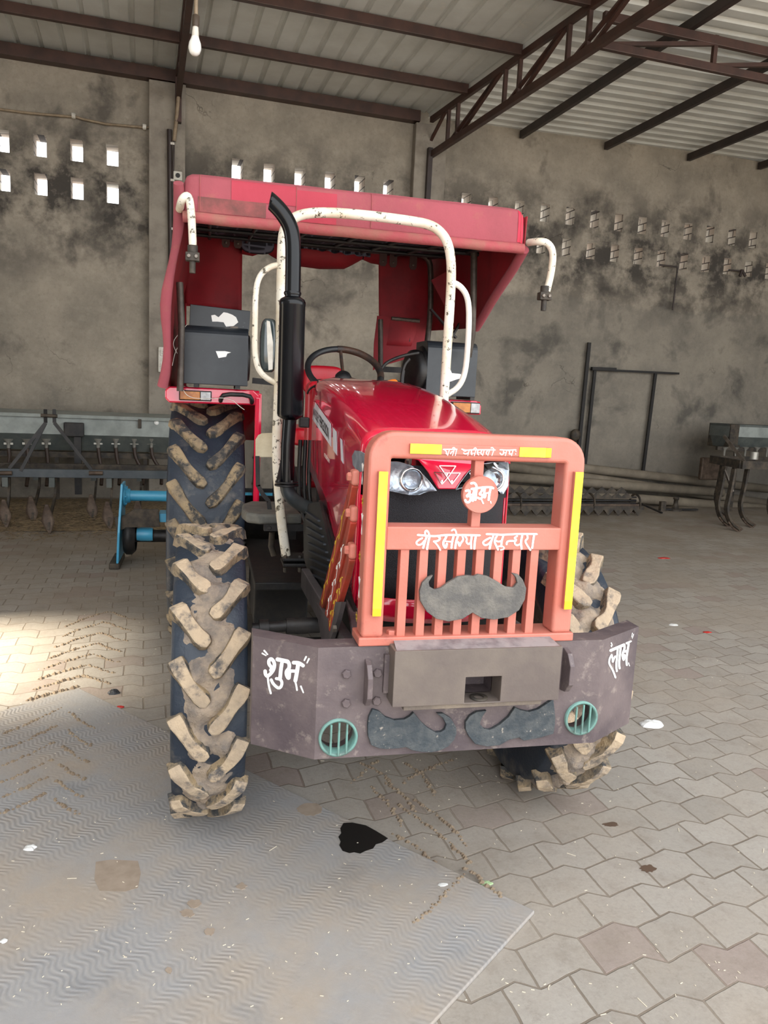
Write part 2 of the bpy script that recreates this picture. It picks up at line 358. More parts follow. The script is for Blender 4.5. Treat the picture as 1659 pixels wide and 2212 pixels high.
# ================================================================ THE SHED
SH = (0, 0, 0)
def shed_obj(mb, name, mats, **k):
    """build with the object rotated into the shed frame, so object coordinates are (along, into, up)"""
    o = mb.build(name, mats, **k); return o
def local_shed(mb, name, mats, **k):      # mb given directly in (u, v, z)
    o = mb.build(name, mats, **k); o.rotation_euler = (0, 0, WA); return o
VW = 10.0
# floor
m = MB(); m.add([(-14, -16, 0), (16, -16, 0), (16, 10.3, 0), (-14, 10.3, 0)], [(0, 1, 2, 3)])
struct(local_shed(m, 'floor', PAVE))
# back wall with ventilation holes left out of the brickwork
def lw(u, z): return u*10/9.6, 1.46+(z-1.46)*10/9.6
holes = []
for k in range(-3, 4):
    u = -.333-.368*k if k >= 0 else None
for k in range(9): holes.append((-.345-.385*k, 4.015)); holes.append((-.345-.385*k, 3.60))
for i in range(6): u = 1.092+.385*i; holes.append((u, 4.04)); holes.append((u, 3.625))
for i in range(15): u = 4.11+.393*i; holes.append((u, 4.0))
for i in range(15): u = 4.09+.393*i; holes.append((u, 3.575))
HWD, HHT, TH = .135, .235, .30
def wall_mesh(u0, u1, z0, z1, v0, holes):
    mb = MB(); us = sorted(set([u0, u1]+[h[0]-HWD/2 for h in holes]+[h[0]+HWD/2 for h in holes]))
    zs = sorted(set([z0, z1]+[h[1]-HHT/2 for h in holes]+[h[1]+HHT/2 for h in holes]))
    def isin(uc, zc): return any(abs(uc-h[0]) < HWD/2 and abs(zc-h[1]) < HHT/2 for h in holes)
    for a, b in zip(us, us[1:]):
        for c, d in zip(zs, zs[1:]):
            if not isin((a+b)/2, (c+d)/2):
                mb.add([(a, v0, c), (b, v0, c), (b, v0, d), (a, v0, d)], [(0, 1, 2, 3)]); mb.add([(a, v0+TH, c), (b, v0+TH, c), (b, v0+TH, d), (a, v0+TH, d)], [(3, 2, 1, 0)])
    mb.cur = 1
    for hu, hz in holes:
        a, b, c, d = hu-HWD/2, hu+HWD/2, hz-HHT/2, hz+HHT/2; e = v0+TH
        mb.add([(a, v0, c), (b, v0, c), (b, v0, d), (a, v0, d), (a, e, c), (b, e, c), (b, e, d), (a, e, d)], [(0, 4, 5, 1), (1, 5, 6, 2), (2, 6, 7, 3), (3, 7, 4, 0)])
    mb.cur = 0
    mb.add([(u0, v0, z1), (u1, v0, z1), (u1, v0+TH, z1), (u0, v0+TH, z1)], [(0, 1, 2, 3)])
    mb.add([(u0, v0, z0), (u0, v0+TH, z0), (u0, v0+TH, z1), (u0, v0, z1)], [(0, 1, 2, 3)]); mb.add([(u1, v0, z0), (u1, v0+TH, z0), (u1, v0+TH, z1), (u1, v0, z1)], [(3, 2, 1, 0)])
    return mb
def rev_mat():
    k = N('hole_reveal'); sep = k.n('ShaderNodeSeparateXYZ'); k.l(k.co(), sep.inputs[0]); cmb = k.n('ShaderNodeCombineXYZ'); k.l(k.mth('ADD', sep.outputs[1], k.mth('MULTIPLY', sep.outputs[0], .37)), cmb.inputs[0]); k.l(k.mth('ADD', sep.outputs[2], k.mth('MULTIPLY', sep.outputs[0], .21)), cmb.inputs[1])
    br = k.n('ShaderNodeTexBrick'); k.l(cmb.outputs[0], br.inputs['Vector']); br.inputs['Scale'].default_value = 1; br.inputs['Brick Width'].default_value = .19; br.inputs['Row Height'].default_value = .1; br.inputs['Mortar Size'].default_value = .008
    br.inputs['Color1'].default_value = rgb(190, 182, 168)+(1,); br.inputs['Color2'].default_value = rgb(172, 154, 136)+(1,); br.inputs['Mortar'].default_value = rgb(70, 60, 52)+(1,)
    k.bump(k.noise(40), .5, .01); return k.out(br.outputs['Color'], .9)
REV = rev_mat()
holes = [(u, z) for u, z in holes]
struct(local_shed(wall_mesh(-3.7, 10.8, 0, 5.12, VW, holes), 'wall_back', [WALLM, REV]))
# mortar-crossed old bricks seen inside the right-hand holes are part of the wall: thin bars across the reveal
# side walls
m = MB()
for a, b, c, d in ((-3, 3.7, 0, 5.1), (4.95, VW, 0, 5.1), (3.7, 4.95, 2.6, 5.1)): m.box(-3.93, -3.7, a, b, c, d)
struct(local_shed(m, 'wall_left', WALLM))
m = MB(); m.box(10.8, 11.0, 2, VW+.2, 0, 5.4); struct(local_shed(m, 'wall_right', WALLM))
# pillars against the back wall
def pillar(name, u0, u1, dv, label, extra):
    mb = MB(); mb.box(u0, u1, VW-dv, VW-.002, 0, 4.86); o = local_shed(mb, name, CONC, bevel=.01)
    return tag(o, label, 'pillar')
pillar('concrete_pillar', .06, .47, .13, 'grey plastered pillar with cable conduit on the wall left of the tractor canopy', 0)
pillar('concrete_pillar', 3.31, 3.74, .13, 'grey plastered pillar under the end of the brown lattice truss', 0)
# roof: left part, ribs run into the shed; right part, ribs run along the wall
def bound(v): return 3.53+.105*(10-v)
def zl(v): return 5.03+.018*(10-v)
m = MB(); prof = []
u = -4.4
while u < 6.2:
    prof += [(u, 0), (u+.175, 0), (u+.19, .028), (u+.225, .028), (u+.24, 0)]; u += .24
vsn = [10.25, 8, 6, 4, 2, .4]; rows = []
for v in vsn:
    rows.append([(min(uu_, bound(v)), v, zl(v)+(h if uu_ < bound(v) else 0)) for uu_, h in prof])
for i in range(len(vsn)-1):
    for j in range(len(prof)-1):
        a, b, c, d = rows[i][j], rows[i][j+1], rows[i+1][j+1], rows[i+1][j]
        if a[0] >= bound(vsn[i])-1e-4 and d[0] >= bound(vsn[i+1])-1e-4: continue
        m.add([a, b, c, d], [(0, 1, 2, 3)])
struct(local_shed(m, 'ceiling', SHEET, solid=.004))
def zr(u): return 4.985+.03*(u-3.6)
m = MB(); v = 10.25; prof = []
while v > .4:
    prof += [(v, 0), (v-.10, 0), (v-.125, .03), (v-.185, .03), (v-.21, 0)]; v -= .21
for j in range(len(prof)-1):
    (va, ha), (vb, hb) = prof[j], prof[j+1]
    m.add([(bound(va), va, zr(bound(va))+ha), (11.1, va, zr(11.1)+ha), (11.1, vb, zr(11.1)+hb), (bound(vb), vb, zr(bound(vb))+hb)], [(0, 1, 2, 3)])
struct(local_shed(m, 'ceiling', SHEET, solid=.004))
m = MB(); m.add([(bound(v)-.01, v, z) for v in (10.25, .4) for z in (zr(bound(v))-.0, zl(v)+.03)], [(0, 1, 3, 2)]); struct(local_shed(m, 'trim_1', SHEET, solid=.004))
# purlins of the left bays (brown, along the wall)
wh = ['brown wall-plate beam running along the top of the back wall, left of the lattice truss',
      'brown roof purlin nearest the back wall, crossing in front of the light bulb',
      'brown roof purlin second from the back wall, above the light bulb',
      'brown roof purlin third from the back wall, at the very top of the picture']
for i, v in enumerate((9.93, 8.95, 7.83, 6.72)):
    m = MB(); zz = zl(v)-.065
    if i == 0: m.box(-3.69, 3.36, 9.86, 9.995, 4.87, 5.0)
    else: m.box(-3.69, bound(v)-.03, v-.03, v+.03, zz-.05, zz+.05)
    tag(local_shed(m, 'roof_purlin', BEAM, bevel=.004), wh[i], 'beam')
# black purlins of the right bay
bl = ['black roof beam nearest the lattice truss, above the right half of the canopy', 'black roof beam second to the right of the lattice truss', 'black roof beam third to the right of the lattice truss', 'short black roof beam end at the far right edge']
for i, (u, ze) in enumerate(((4.83, 4.99), (6.13, 5.02), (7.5, 5.05), (8.75, 5.09))):
    m = MB(); m.box(u-.03, u+.03, -1, 9.96, ze-.1, ze-.003)
    tag(local_shed(m, 'roof_beam', BEAMD, bevel=.004), bl[i], 'beam')
# lattice truss 2 (skewed)
def tp(v, z): return S(bound(v)-.02, v, z)
def zt(v): return 4.92+.018*(10-v)
def zb(v): return 4.485+.036*(9.9-v)
P2 = (S(bound(10)-.02, 9.9, 0)); T = thing('roof_truss', 'brown lattice truss running from the right pillar up to the top right corner', 'truss', tuple(S(3.5, 9.8, 4.5)))
m = MB(); m.bar(tp(9.9, zt(9.9)), tp(1, zt(1)), .05, .07); m.build('top_chord', BEAM, T, bevel=.004)
m = MB(); m.bar(tp(9.9, zb(9.9)), tp(1, zb(1)), .06, .075); m.build('bottom_chord', BEAM, T, bevel=.004)
vsx = [9.42, 9.18, 8.13, 7.85, 7.02, 6.72, 5.9, 5.6, 4.8, 4.5, 3.7]
for v in vsx:
    m = MB(); m.bar(tp(v, zb(v)), tp(v, zt(v)), .04, .04, WN); m.build('vertical_web', BEAM, T)
for a, b in ((9.9, 9.48), (9.40, 8.2), (9.16, 8.16), (8.10, 7.05), (7.82, 7.0), (6.98, 5.95), (6.68, 5.9), (5.88, 4.85), (4.78, 3.75)):
    m = MB(); lo, hi = (a, b); m.bar(tp(lo, zb(lo) if a != 9.9 else 4.66), tp(hi, zt(hi)), .035, .035, WN); m.build('diagonal_web', BEAM, T)
m = MB(); m.sbox(bound(10)-.06, bound(10)+.0, 9.80, 9.866, 3.2, 4.56); m.build('wall_post', BEAMD, T)
# lattice girder along the wall in the right bay
G = thing('lattice_girder', 'brown lattice girder crossing the right bay parallel to the back wall', 'girder', tuple(S(4, 6.55, 4.6)))
u0 = bound(6.55)
m = MB(); m.bar(S(u0, 6.55, 4.835), S(10.7, 6.55, 4.835), .05, .08); m.build('top_chord', BEAM, G, bevel=.004)
m = MB(); m.bar(S(u0, 6.55, 4.60), S(10.7, 6.55, 4.60), .05, .07); m.build('bottom_chord', BEAM, G, bevel=.004)
x = u0+.1
while x < 10:
    m = MB(); m.bar(S(x, 6.55, 4.62), S(x+1.1, 6.55, 4.81), .035, .04, WN); m.build('diagonal_web', BEAM, G)
    m = MB(); m.bar(S(x+1.1, 6.55, 4.6), S(x+1.1, 6.55, 4.88), .04, .04, WN); m.build('vertical_web', BEAM, G); x += 1.1
# truss 1 above the left pillar
T = thing('roof_truss', 'dark brown truss seen end-on above the left pillar beside the hanging bulb', 'truss', tuple(S(.37, 9.8, 4.6)))
m = MB(); m.bar(S(.385, 9.9, 4.94), S(.385, 1, 5.08), .06, .07); m.build('top_chord', BEAM, T)
m = MB(); m.bar(S(.385, 9.9, 4.70), S(.385, 1, 4.88), .06, .07); m.build('bottom_chord', BEAM, T)
for v in (9.4, 8.9, 8.2, 7.8, 7.0, 6.6, 5.8):
    m = MB(); m.bar(S(.385, v, 4.72), S(.385, v, 4.98), .04, .04, WN); m.build('vertical_web', BEAM, T)
m = MB(); m.sbox(.35, .42, 9.78, 9.867, 4.42, 4.9); m.build('wall_bracket', BEAM, T)
# dark pipe down the left pillar
m = MB(); m.cyl(aW(366, 280, 9.83), aW(369, 620, 9.83), .028); tag(m.build('drain_pipe', BEAMD), 'rusty brown pipe running down the left pillar behind the canopy', 'pipe')
# beige conduit with clips along truss and pillar
pts = [aW(412, -40, 8.6), aW(407, 30, 8.9), aW(404, 80, 9.2), aW(397, 110, 9.4), aW(395, 150, 9.6), aW(387, 185, 9.7), aW(382, 250, 9.8), aW(376, 305, 9.81)]
C_ = thing('cable_conduit', 'beige plastic conduit with clips running down the left truss and pillar', 'conduit', tuple(pts[-1]))
m = MB(); m.tube(smooth_path(pts, 1), .022, 8); m.build('conduit', BEIGE, C_)
m = MB(); m.tube([aW(376, 300, 9.81), aW(372, 420, 9.84), aW(371, 640, 9.84), aW(372, 830, 9.84)], .012, 6); m.build('cable', BEAMD, C_)
for p in ((373, 311), (373, 390), (375, 495), (370, 655)):
    m = MB(); c = aW(*p, 9.82); m.sbox(*[k for k in (uv_of(c)[0]-.025, uv_of(c)[0]+.02, 9.80, 9.84, c.z-.012, c.z+.014)]); m.build('clip', PLAS, C_)
# horizontal cable on the wall, left
C_ = thing('wall_cable', 'grey conduit cable with ring clips along the wall above the left vent holes', 'cable', tuple(aW(160, 252, 9.95)))
m = MB(); m.tube([aW(*p, 9.96) for p in ((-60, 232), (0, 236), (60, 244), (152, 252), (160, 251), (178, 257), (230, 268), (310, 275), (345, 276))], .014, 8); m.build('cable', BEIGE, C_)
for p in ((159, 250), (312, 274), (342, 275)):
    m = MB(); c = aW(*p, 9.95); m.lathe([(.03, -.02), (.034, 0), (.03, .02)], c, WD, 12); m.build('clip', PLAS, C_)
# bulb
bp = aY(421, 100, 4.1); L = thing('light_bulb', 'white bulb hanging on a cord below the roof, left of centre', 'bulb', tuple(bp))
m = MB(); m.lathe([(.0005, -.042), (.014, -.040), (.024, -.030), (.0295, -.014), (.030, 0), (.027, .016), (.021, .030), (.017, .042)], bp, (0.03, 0, 1), 24); m.build('globe', BULB, L)
m = MB(); m.lathe([(.017, .042), (.016, .06), (.013, .085), (.012, .092)], bp, (0.03, 0, 1), 20); m.build('collar', PLAS, L)
m = MB(); m.lathe([(.0145, .085), (.0165, .095), (.0165, .135), (.010, .14)], bp, (0.03, 0, 1), 16); m.build('socket', SOCK, L)
t0 = bp+Vector((.004, 0, .14)); m = MB(); m.tube(smooth_path([t0, t0+Vector((0, 0, .15)), t0+Vector((-.01, 0, .24)), t0+Vector((-.03, .02, .29)), t0+Vector((-.06, .05, .24)), t0+Vector((-.06, .3, .9)), S(.36, 4.4, 4.84)], 2), .009, 8); m.build('cord', BEIGE, L)
# switch board on pillar
B_ = thing('switch_board', 'white switch board with socket on the left pillar beside the red canopy side', 'switch', tuple(aW(351, 777, 9.86)))
c = aW(352, 777, 9.86); cu = uv_of(c)[0]
m = MB(); m.sbox(cu-.055, cu+.055, 9.835, 9.87, c.z-.15, c.z+.15); m.build('board', PLAS, B_, bevel=.006)
for dz in (.08, -.08):
    m = MB(); m.sbox(cu-.03, cu+.03, 9.825, 9.836, c.z+dz-.035, c.z+dz+.035); b_ = m.build('socket_plate', PLAS, B_, bevel=.003)
    for dx, dy in ((-.012, -.01), (.012, -.01), (0, .014)):
        m = MB(); m.cyl(S(cu+dx, 9.823, c.z+dz+dy), S(cu+dx, 9.828, c.z+dz+dy), .004, n=8); m.build('socket_hole', BLKM, b_)
# round box on wall behind the canopy corner
c = aW(384, 380, 9.82); m = MB(); m.sbox(uv_of(c)[0]-.05, uv_of(c)[0]+.05, 9.80, 9.868, c.z-.05, c.z+.05); R_ = thing('junction_box', 'small white junction box peeping over the left corner of the canopy', 'junction box', tuple(c)); m.build('box', PLAS, R_, bevel=.01)
m = MB(); m.cyl(S(uv_of(c)[0], 9.79, c.z), S(uv_of(c)[0], 9.80, c.z), .026); m.build('round_cap', BLKM, R_)
# iron rods in the wall
m = MB(); m.tube([aW(1424, 572, 9.96), aW(1463, 577, 9.9), aW(1463, 590, 9.9)], .012, 8); m.tube([aW(1464, 576, 9.9), aW(1453, 670, 9.93)], .012, 8); tag(m.build('iron_hook_rod', BEAMD), 'thin black iron rod hanging in a T below the vent holes', 'rod')
m = MB(); m.tube([aW(1573, 583, 9.98), aW(1606, 586, 9.9)], .012, 8); m.tube([aW(1603, 583, 9.9), aW(1598, 597, 9.9)], .022, 8); m.tube([aW(1603, 583, 9.9), aW(1610, 597, 9.9)], .02, 8); tag(m.build('iron_hook', BEAMD), 'short black iron hook in the wall at the far right vent holes', 'hook')

# ================================================================ MAT AND FLOOR LITTER
A = Vector((-.575, 3.669, 0)); B = Vector((.933, 1.84, 0)); e1 = (B-A).normalized(); e2 = Vector((e1.y, -e1.x, 0)); Lm = (B-A).length
m = MB(); n1, n2 = 60, 60
m.add([(0, 0, 0.0005), (Lm, 0, 0.0005), (Lm, 3.6, 0.0005), (0, 3.6, 0.0005), (0, 0, .012), (Lm, 0, .012), (Lm, 3.6, .012), (0, 3.6, .012)], [(0, 3, 2, 1), (4, 5, 6, 7), (0, 1, 5, 4), (1, 2, 6, 5), (2, 3, 7, 6), (3, 0, 4, 7)])
mo = m.build('rubber_mat', MATM, bevel=.003)
mo.matrix_world = Matrix((( e1.x, -e2.x*-1, 0, A.x), (e1.y, e2.y, 0, A.y), (0, 0, 1, 0), (0, 0, 0, 1)))
tag(mo, 'large grey rubber mat with wavy ridges lying on the pavers under the left front wheel', 'mat')
def flat_blob(name, mt, px, z, label, cat, kind='stuff', th=.0008, fn=None):
    pts = [(fn or aZ)(x, y, z) for x, y in px]; mb = MB(); mb.poly(pts, (0, 0, th)); o = mb.build(name, mt); tag(o, label, cat, kind=kind); return o
def ragged(cx_, cy_, rx, ry, n=36, a=.25, seed=0):
    rnd = random.Random(seed); return [(cx_+rx*math.cos(t)*(1+rnd.uniform(-a, a)), cy_+ry*math.sin(t)*(1+rnd.uniform(-a, a))) for t in [2*math.pi*i/n for i in range(n)]]
oil = [(742, 1778), (760, 1777), (790, 1783), (812, 1795), (838, 1811), (826, 1820), (812, 1824), (806, 1833), (790, 1838), (778, 1844), (765, 1841), (755, 1843), (740, 1838), (733, 1826), (736, 1818), (731, 1808), (737, 1800), (735, 1790)]
o = flat_blob('oil_stain', OIL, oil, .0125, 'black oil stain on the edge of the rubber mat', 'stain')
flat_blob('dry_stain', BRST, [(207, 1862), (240, 1857), (298, 1860), (304, 1885), (298, 1918), (270, 1926), (215, 1924), (204, 1900)], .0122, 'square brown dusty patch on the rubber mat at left', 'stain', th=.0005)
flat_blob('dry_stain', BRST, ragged(670, 1748, 27, 14, seed=4, a=.1), .0122, 'brown dusty patch on the mat below the left bumper lamp', 'stain', th=.0005)
for i, (x, y, rx, ry, lb) in enumerate(((420, 1953, 13, 9, 'upper dark mud spot on the mat left of centre'), (405, 1973, 15, 9, 'lower dark mud spot on the mat left of centre'), (522, 1915, 10, 7, 'small round mud spot on the mat below the left front wheel'), (453, 2013, 11, 8, 'mud spot on the mat near the bottom edge'), (365, 2097, 7, 7, 'lone mud spot on the mat closest to the bottom of the picture'))):
    flat_blob('mud_spot', BRST, ragged(x, y, rx, ry, 16, .3, i), .0122, lb, 'mud spot', th=.002)
for i, (x, y, rx, ry, lb) in enumerate(((1400, 1876, 16, 8, 'dark wet spot on the pavers at lower right'), (1320, 1781, 16, 5, 'dark wet spot on the pavers below the right front wheel'))):
    flat_blob('wet_spot', mat('wet_brown_%d' % i, (92, 74, 62), rough=.5), ragged(x, y, rx, ry, 18, .25, i+20), .0006, lb, 'stain')
# dirt pressed out of tyre lugs: ridges in chevrons
def ridge(mb, pts, r, z):
    P = smooth_path([aZ(x, y, z) for x, y in pts], 1)
    for a, b in zip(P, P[1:]):
        n_ = max(2, int((b-a).length/.012))
        for i in range(n_):
            p = a.lerp(b, i/n_)+Vector((random.uniform(-.006, .006), random.uniform(-.006, .006), 0)); rr = r*random.uniform(.5, 1.3)
            mb.add([p+Vector((rr*math.cos(t), rr*math.sin(t), 0)) for t in (0, 1.26, 2.51, 3.77, 5.03)]+[p+Vector((0, 0, rr*.7))], [(0, 1, 5), (1, 2, 5), (2, 3, 5), (3, 4, 5), (4, 0, 5)])
m = MB()
for i in range(8):
    y0 = 1322+i*23; x0 = 232-i*9
    ridge(m, [(x0, y0), (x0-45, y0+12), (x0-90-i*4, y0+32)], .011+.0005*i, 0)
    if i < 7: ridge(m, [(x0+8, y0), (x0+38, y0+12), (x0+62, y0+17)], .011, 0)
tag(m.build('tread_dirt', DUST), 'loose dirt ridges left by tractor tyres on the pavers at left', 'dirt', kind='stuff')
m = MB()
for i in range(6):
    y0 = 1530+i*37; x0 = 130-i*7
    ridge(m, [(x0, y0), (x0-60, y0+30), (x0-130, y0+58)], .009, .012)
    ridge(m, [(x0+22, y0+10), (x0+50, y0+32), (x0+78, y0+44)], .009, .012)
ridge(m, [(1000, 1890), (960, 1930), (890, 2000)], .007, .012); ridge(m, [(1080, 1935), (1040, 1900), (1000, 1870)], .009, .012)
tag(m.build('tread_dirt', DUST), 'loose dirt ridges left by tractor tyres across the rubber mat', 'dirt', kind='stuff')
m = MB()
for a, b in (((800, 1700), (870, 1790)), ((830, 1690), (900, 1760)), ((880, 1650), (940, 1720)), ((760, 1690), (820, 1640)), ((850, 1800), (960, 1890)), ((870, 1690), (980, 1640)), ((900, 1730), (1010, 1830)), ((860, 1740), (1020, 1870)), ((780, 1650), (850, 1700))):
    ridge(m, [a, ((a[0]+b[0])/2+8, (a[1]+b[1])/2-8), b], .009, 0)
tag(m.build('tread_dirt', DUST), 'loose dirt ridges on the pavers in front of the bumper', 'dirt', kind='stuff')
# scattered chaff
m = MB(); rnd = random.Random(3)
for i in range(420):
    x, y = rnd.uniform(0, 1659), rnd.uniform(1250, 2212); p = aZ(x, y, 0); q = (p-A); onmat = 0 < q.dot(e1) < Lm and 0 < q.dot(e2) < 3.6
    p.z = .0135 if onmat else .001; a = rnd.uniform(0, 3.14); l_ = rnd.uniform(.0015, .0045)*(4 if rnd.random() < .04 else 1)
    m.bar(p-Vector((math.cos(a), math.sin(a), 0))*l_, p+Vector((math.cos(a), math.sin(a), 0))*l_, .0018, .0012)
tag(m.build('chaff', mat('chaff', (220, 210, 190), rough=.8)), 'pale bits of chaff scattered over pavers and mat', 'chaff', kind='stuff')
def crumple(name, mt, x, y, r, z, label, cat, seed=1, flat=.5, el=1.0):
    c = aZ(x, y, z); mb = MB(); rn = random.Random(seed)
    def fn(a, b):
        th = 2*math.pi*a; ph = math.pi/2*b; rr = r*(1+.3*noise.noise(Vector((math.cos(th)*1.7+seed, math.sin(th)*1.7, ph))))
        return c+Vector((rr*math.cos(ph)*math.cos(th)*el, rr*math.cos(ph)*math.sin(th), rr*flat*math.sin(ph)+.0003))
    mb.grid(fn, 14, 6, False); o = mb.build(name, mt); tag(o, label, cat); return o
crumple('plastic_scrap', BLKPL, 246, 1497, .026, 0, 'crumpled black plastic scrap on the pavers left of the front wheel', 'litter', 2, .6)
crumple('plastic_scrap', REDP, 260, 1528, .012, 0, 'small red plastic scrap beside the upper edge of the mat', 'litter', 3, .5, 1.6)
crumple('plastic_bag', WPL, 1408, 1566, .04, 0, 'crumpled clear white plastic bag on the pavers right of the bumper', 'litter', 4, .5, 1.4)
crumple('paper_scrap', WPL, 1455, 1350, .022, 0, 'small white scrap on the pavers right of the tractor', 'litter', 5, .3, 1.5)
crumple('plastic_scrap', REDP, 1528, 1366, .018, 0, 'small red scrap on the pavers at the right edge', 'litter', 6, .3, 2)
crumple('plastic_scrap', REDP, 1434, 1206, .03, 0, 'brownish red scrap on the far pavers at right', 'litter', 7, .3, 2)
crumple('leaf', LEAF, 1050, 1909, .012, .001, 'pale green leaf beside the edge of the mat', 'leaf', 8, .3, 1.8)
crumple('paper_scrap', WPL, 957, 1911, .009, .0125, 'tiny bluish white scrap on the mat near its right edge', 'litter', 9, .3, 1.8)
crumple('paper_scrap', WPL, 65, 1832, .018, .0125, 'white flake on the mat at left', 'litter', 10, .4)
crumple('paper_scrap', WPL, 8, 2033, .009, .0125, 'white scrap on the mat at the left edge of the picture', 'litter', 11, .5)
# straw along the wall on the left
m = MB(); rnd = random.Random(5)
def hump(a, b):
    u_ = -3.2+a*4.0; v_ = 7.75+b*2.1; h_ = .07*math.sin(math.pi*b)*(0.6+.8*noise.noise(Vector((u_*2, v_*2, 0))))+.006; return S(u_, v_, max(.001, h_))
m.grid(hump, 70, 30)
for i in range(3500):
    u_, v_ = rnd.uniform(-2.2, .7), rnd.gauss(8.3, .5)
    if not 7.3 < v_ < 9.5: continue
    p = S(u_, v_, rnd.uniform(.0, .07)*(1 if 7.8 < v_ < 9.7 else 0)+.006); a = rnd.uniform(0, 3.14); l_ = rnd.uniform(.015, .05)
    m.bar(p-Vector((math.cos(a), math.sin(a), .1))*l_, p+Vector((math.cos(a), math.sin(a), .1))*l_, .003, .002)
tag(m.build('straw', STRAW), 'loose brown straw spread on the floor below the implements at left', 'straw', kind='stuff')

# ================================================================ IMPLEMENTS AGAINST THE WALL
# seed drill, left
D = thing('seed_drill', 'long grey seed drill with hopper and tubes along the wall at left', 'seed drill', tuple(S(-1.2, 9.1, 0)))
m = MB(); pr = [(8.88, 1.055), (9.40, 1.075), (9.40, 1.03), (8.86, 1.02)]
for (a, b) in ((0, 1),): m.poly([S(-3.3, v, z) for v, z in pr], WD*3.9)
m.build('hopper_lid', DRILL, D, bevel=.004)
m = MB(); m.poly([S(-3.28, v, z) for v, z in ((8.90, 1.02), (9.38, 1.02), (9.38, .84), (8.90, .84))], WD*3.86); m.build('hopper', DRILL, D)
m = MB(); m.poly([S(-3.28, v, z) for v, z in ((8.895, .838), (9.38, .838), (9.3, .66), (9.02, .66))], WD*3.86); m.build('lower_trough', DRILLD, D)
m = MB(); m.sbox(-3.28, .58, 9.0, 9.05, .585, .645); m.build('metering_rail', IRON, D)
for a in (.02, -.9, -1.8, -2.7): m = MB(); m.sbox(a-.02, a+.02, 9.02, 9.06, .12, .6); m.build('support_leg', IRON, D)
for x in (-30, 18, 58, 100, 212, 250, 290, 327):
    t = aW(x, 947, 8.96); m = MB(); m.lathe([(.055, 0), (.05, -.012), (.02, -.045), (.018, -.11)], t, (0, 0, 1), 16); m.bar(t+WD*-.045+Vector((0, 0, -.055)), t+WD*.045+Vector((0, 0, -.055)), .014, .022); f_ = m.build('seed_cup', GALV, D)
    b_ = Vector(t)+Vector((0, 0, -.10)); q = b_+Vector((random.uniform(-.06, .12), 0, -.26)); m = MB(); m.tube(smooth_path([b_, b_+Vector((.01, 0, -.12)), q, q+Vector((0, -.1, -.14))], 2), .019, 10); m.build('seed_tube', mat('seed_tube_%d' % x, (60, 46, 38), rough=.5), D)
p = aW(338, 913, 8.895); m = MB(); m.lathe([(.0005, .003), (.026, .003), (.026, 0)], p, -WN, 20); m.build('white_sticker', PAINTW, D)
p = aW(302, 915, 8.89); m = MB(); m.sbox(uv_of(p)[0]-.018, uv_of(p)[0]+.018, 8.86, 8.89, p.z-.05, p.z+.05); m.build('latch', IRON, D, bevel=.004)
p = aW(160, 925, 8.87); m = MB(); m.sbox(uv_of(p)[0]-.1, uv_of(p)[0]+.1, 8.82, 8.9, p.z-.09, p.z+.06); m.build('drive_box', BLKM, D, bevel=.01)
m = MB(); m.sbox(uv_of(p)[0]+.0, uv_of(p)[0]+.07, 8.84, 8.9, .2, p.z-.05); m.build('drive_arm', BLKM, D)
# cultivator, left
K = thing('cultivator', 'dark blue-grey spring tine cultivator with A-shaped hitch standing before the seed drill at left', 'cultivator', tuple(S(-.9, 8.2, 0)))
VF, VB_ = 8.02, 8.55
pz = aW(100, 1022, VF).z
m = MB(); m.sbox(-3.0, .62, VF-.03, VF+.03, pz-.04, pz+.04); m.build('front_beam', mat('beam_bluegrey', (58, 66, 72), (74, 80, 84), 9, .5), K, bevel=.004)
m = MB(); m.sbox(-3.0, .62, VB_-.03, VB_+.03, pz-.04, pz+.04); m.build('rear_beam', IRON, K, bevel=.004)
for u_ in (-2.9, -1.3, -.55, .5): m = MB(); m.sbox(u_-.03, u_+.03, VF+.03, VB_-.03, pz-.03, pz+.03); m.build('cross_beam', IRON, K)
top1 = aW(98, 884, VF+.03); top2 = aW(117, 884, VF+.03)
for a, b in (((top1), (20, 1012)), ((top1), (45, 1018)), ((top2), (198, 1015))):
    q = aW(b[0], b[1], VF-.02); k1 = Vector(a)+Vector((0, 0, -.13)); m = MB(); m.bar(a, k1, .03, .03, WN); m.bar(k1, q, .03, .035, WN); m.build('hitch_mast', BLKM, K)
m = MB(); c1 = aW(88, 897, VF+.0); c2 = aW(124, 899, VF+.0); m.cyl(c1, c2, .016, n=10); m.build('top_pin', IRON, K)
for x0, x1 in ((-10, 26), (192, 222)):
    m = MB(); m.cyl(aW(x0, 1022, VF-.06), aW(x1, 1022, VF-.06), .02, n=12); m.build('hitch_pin', IRONL, K)
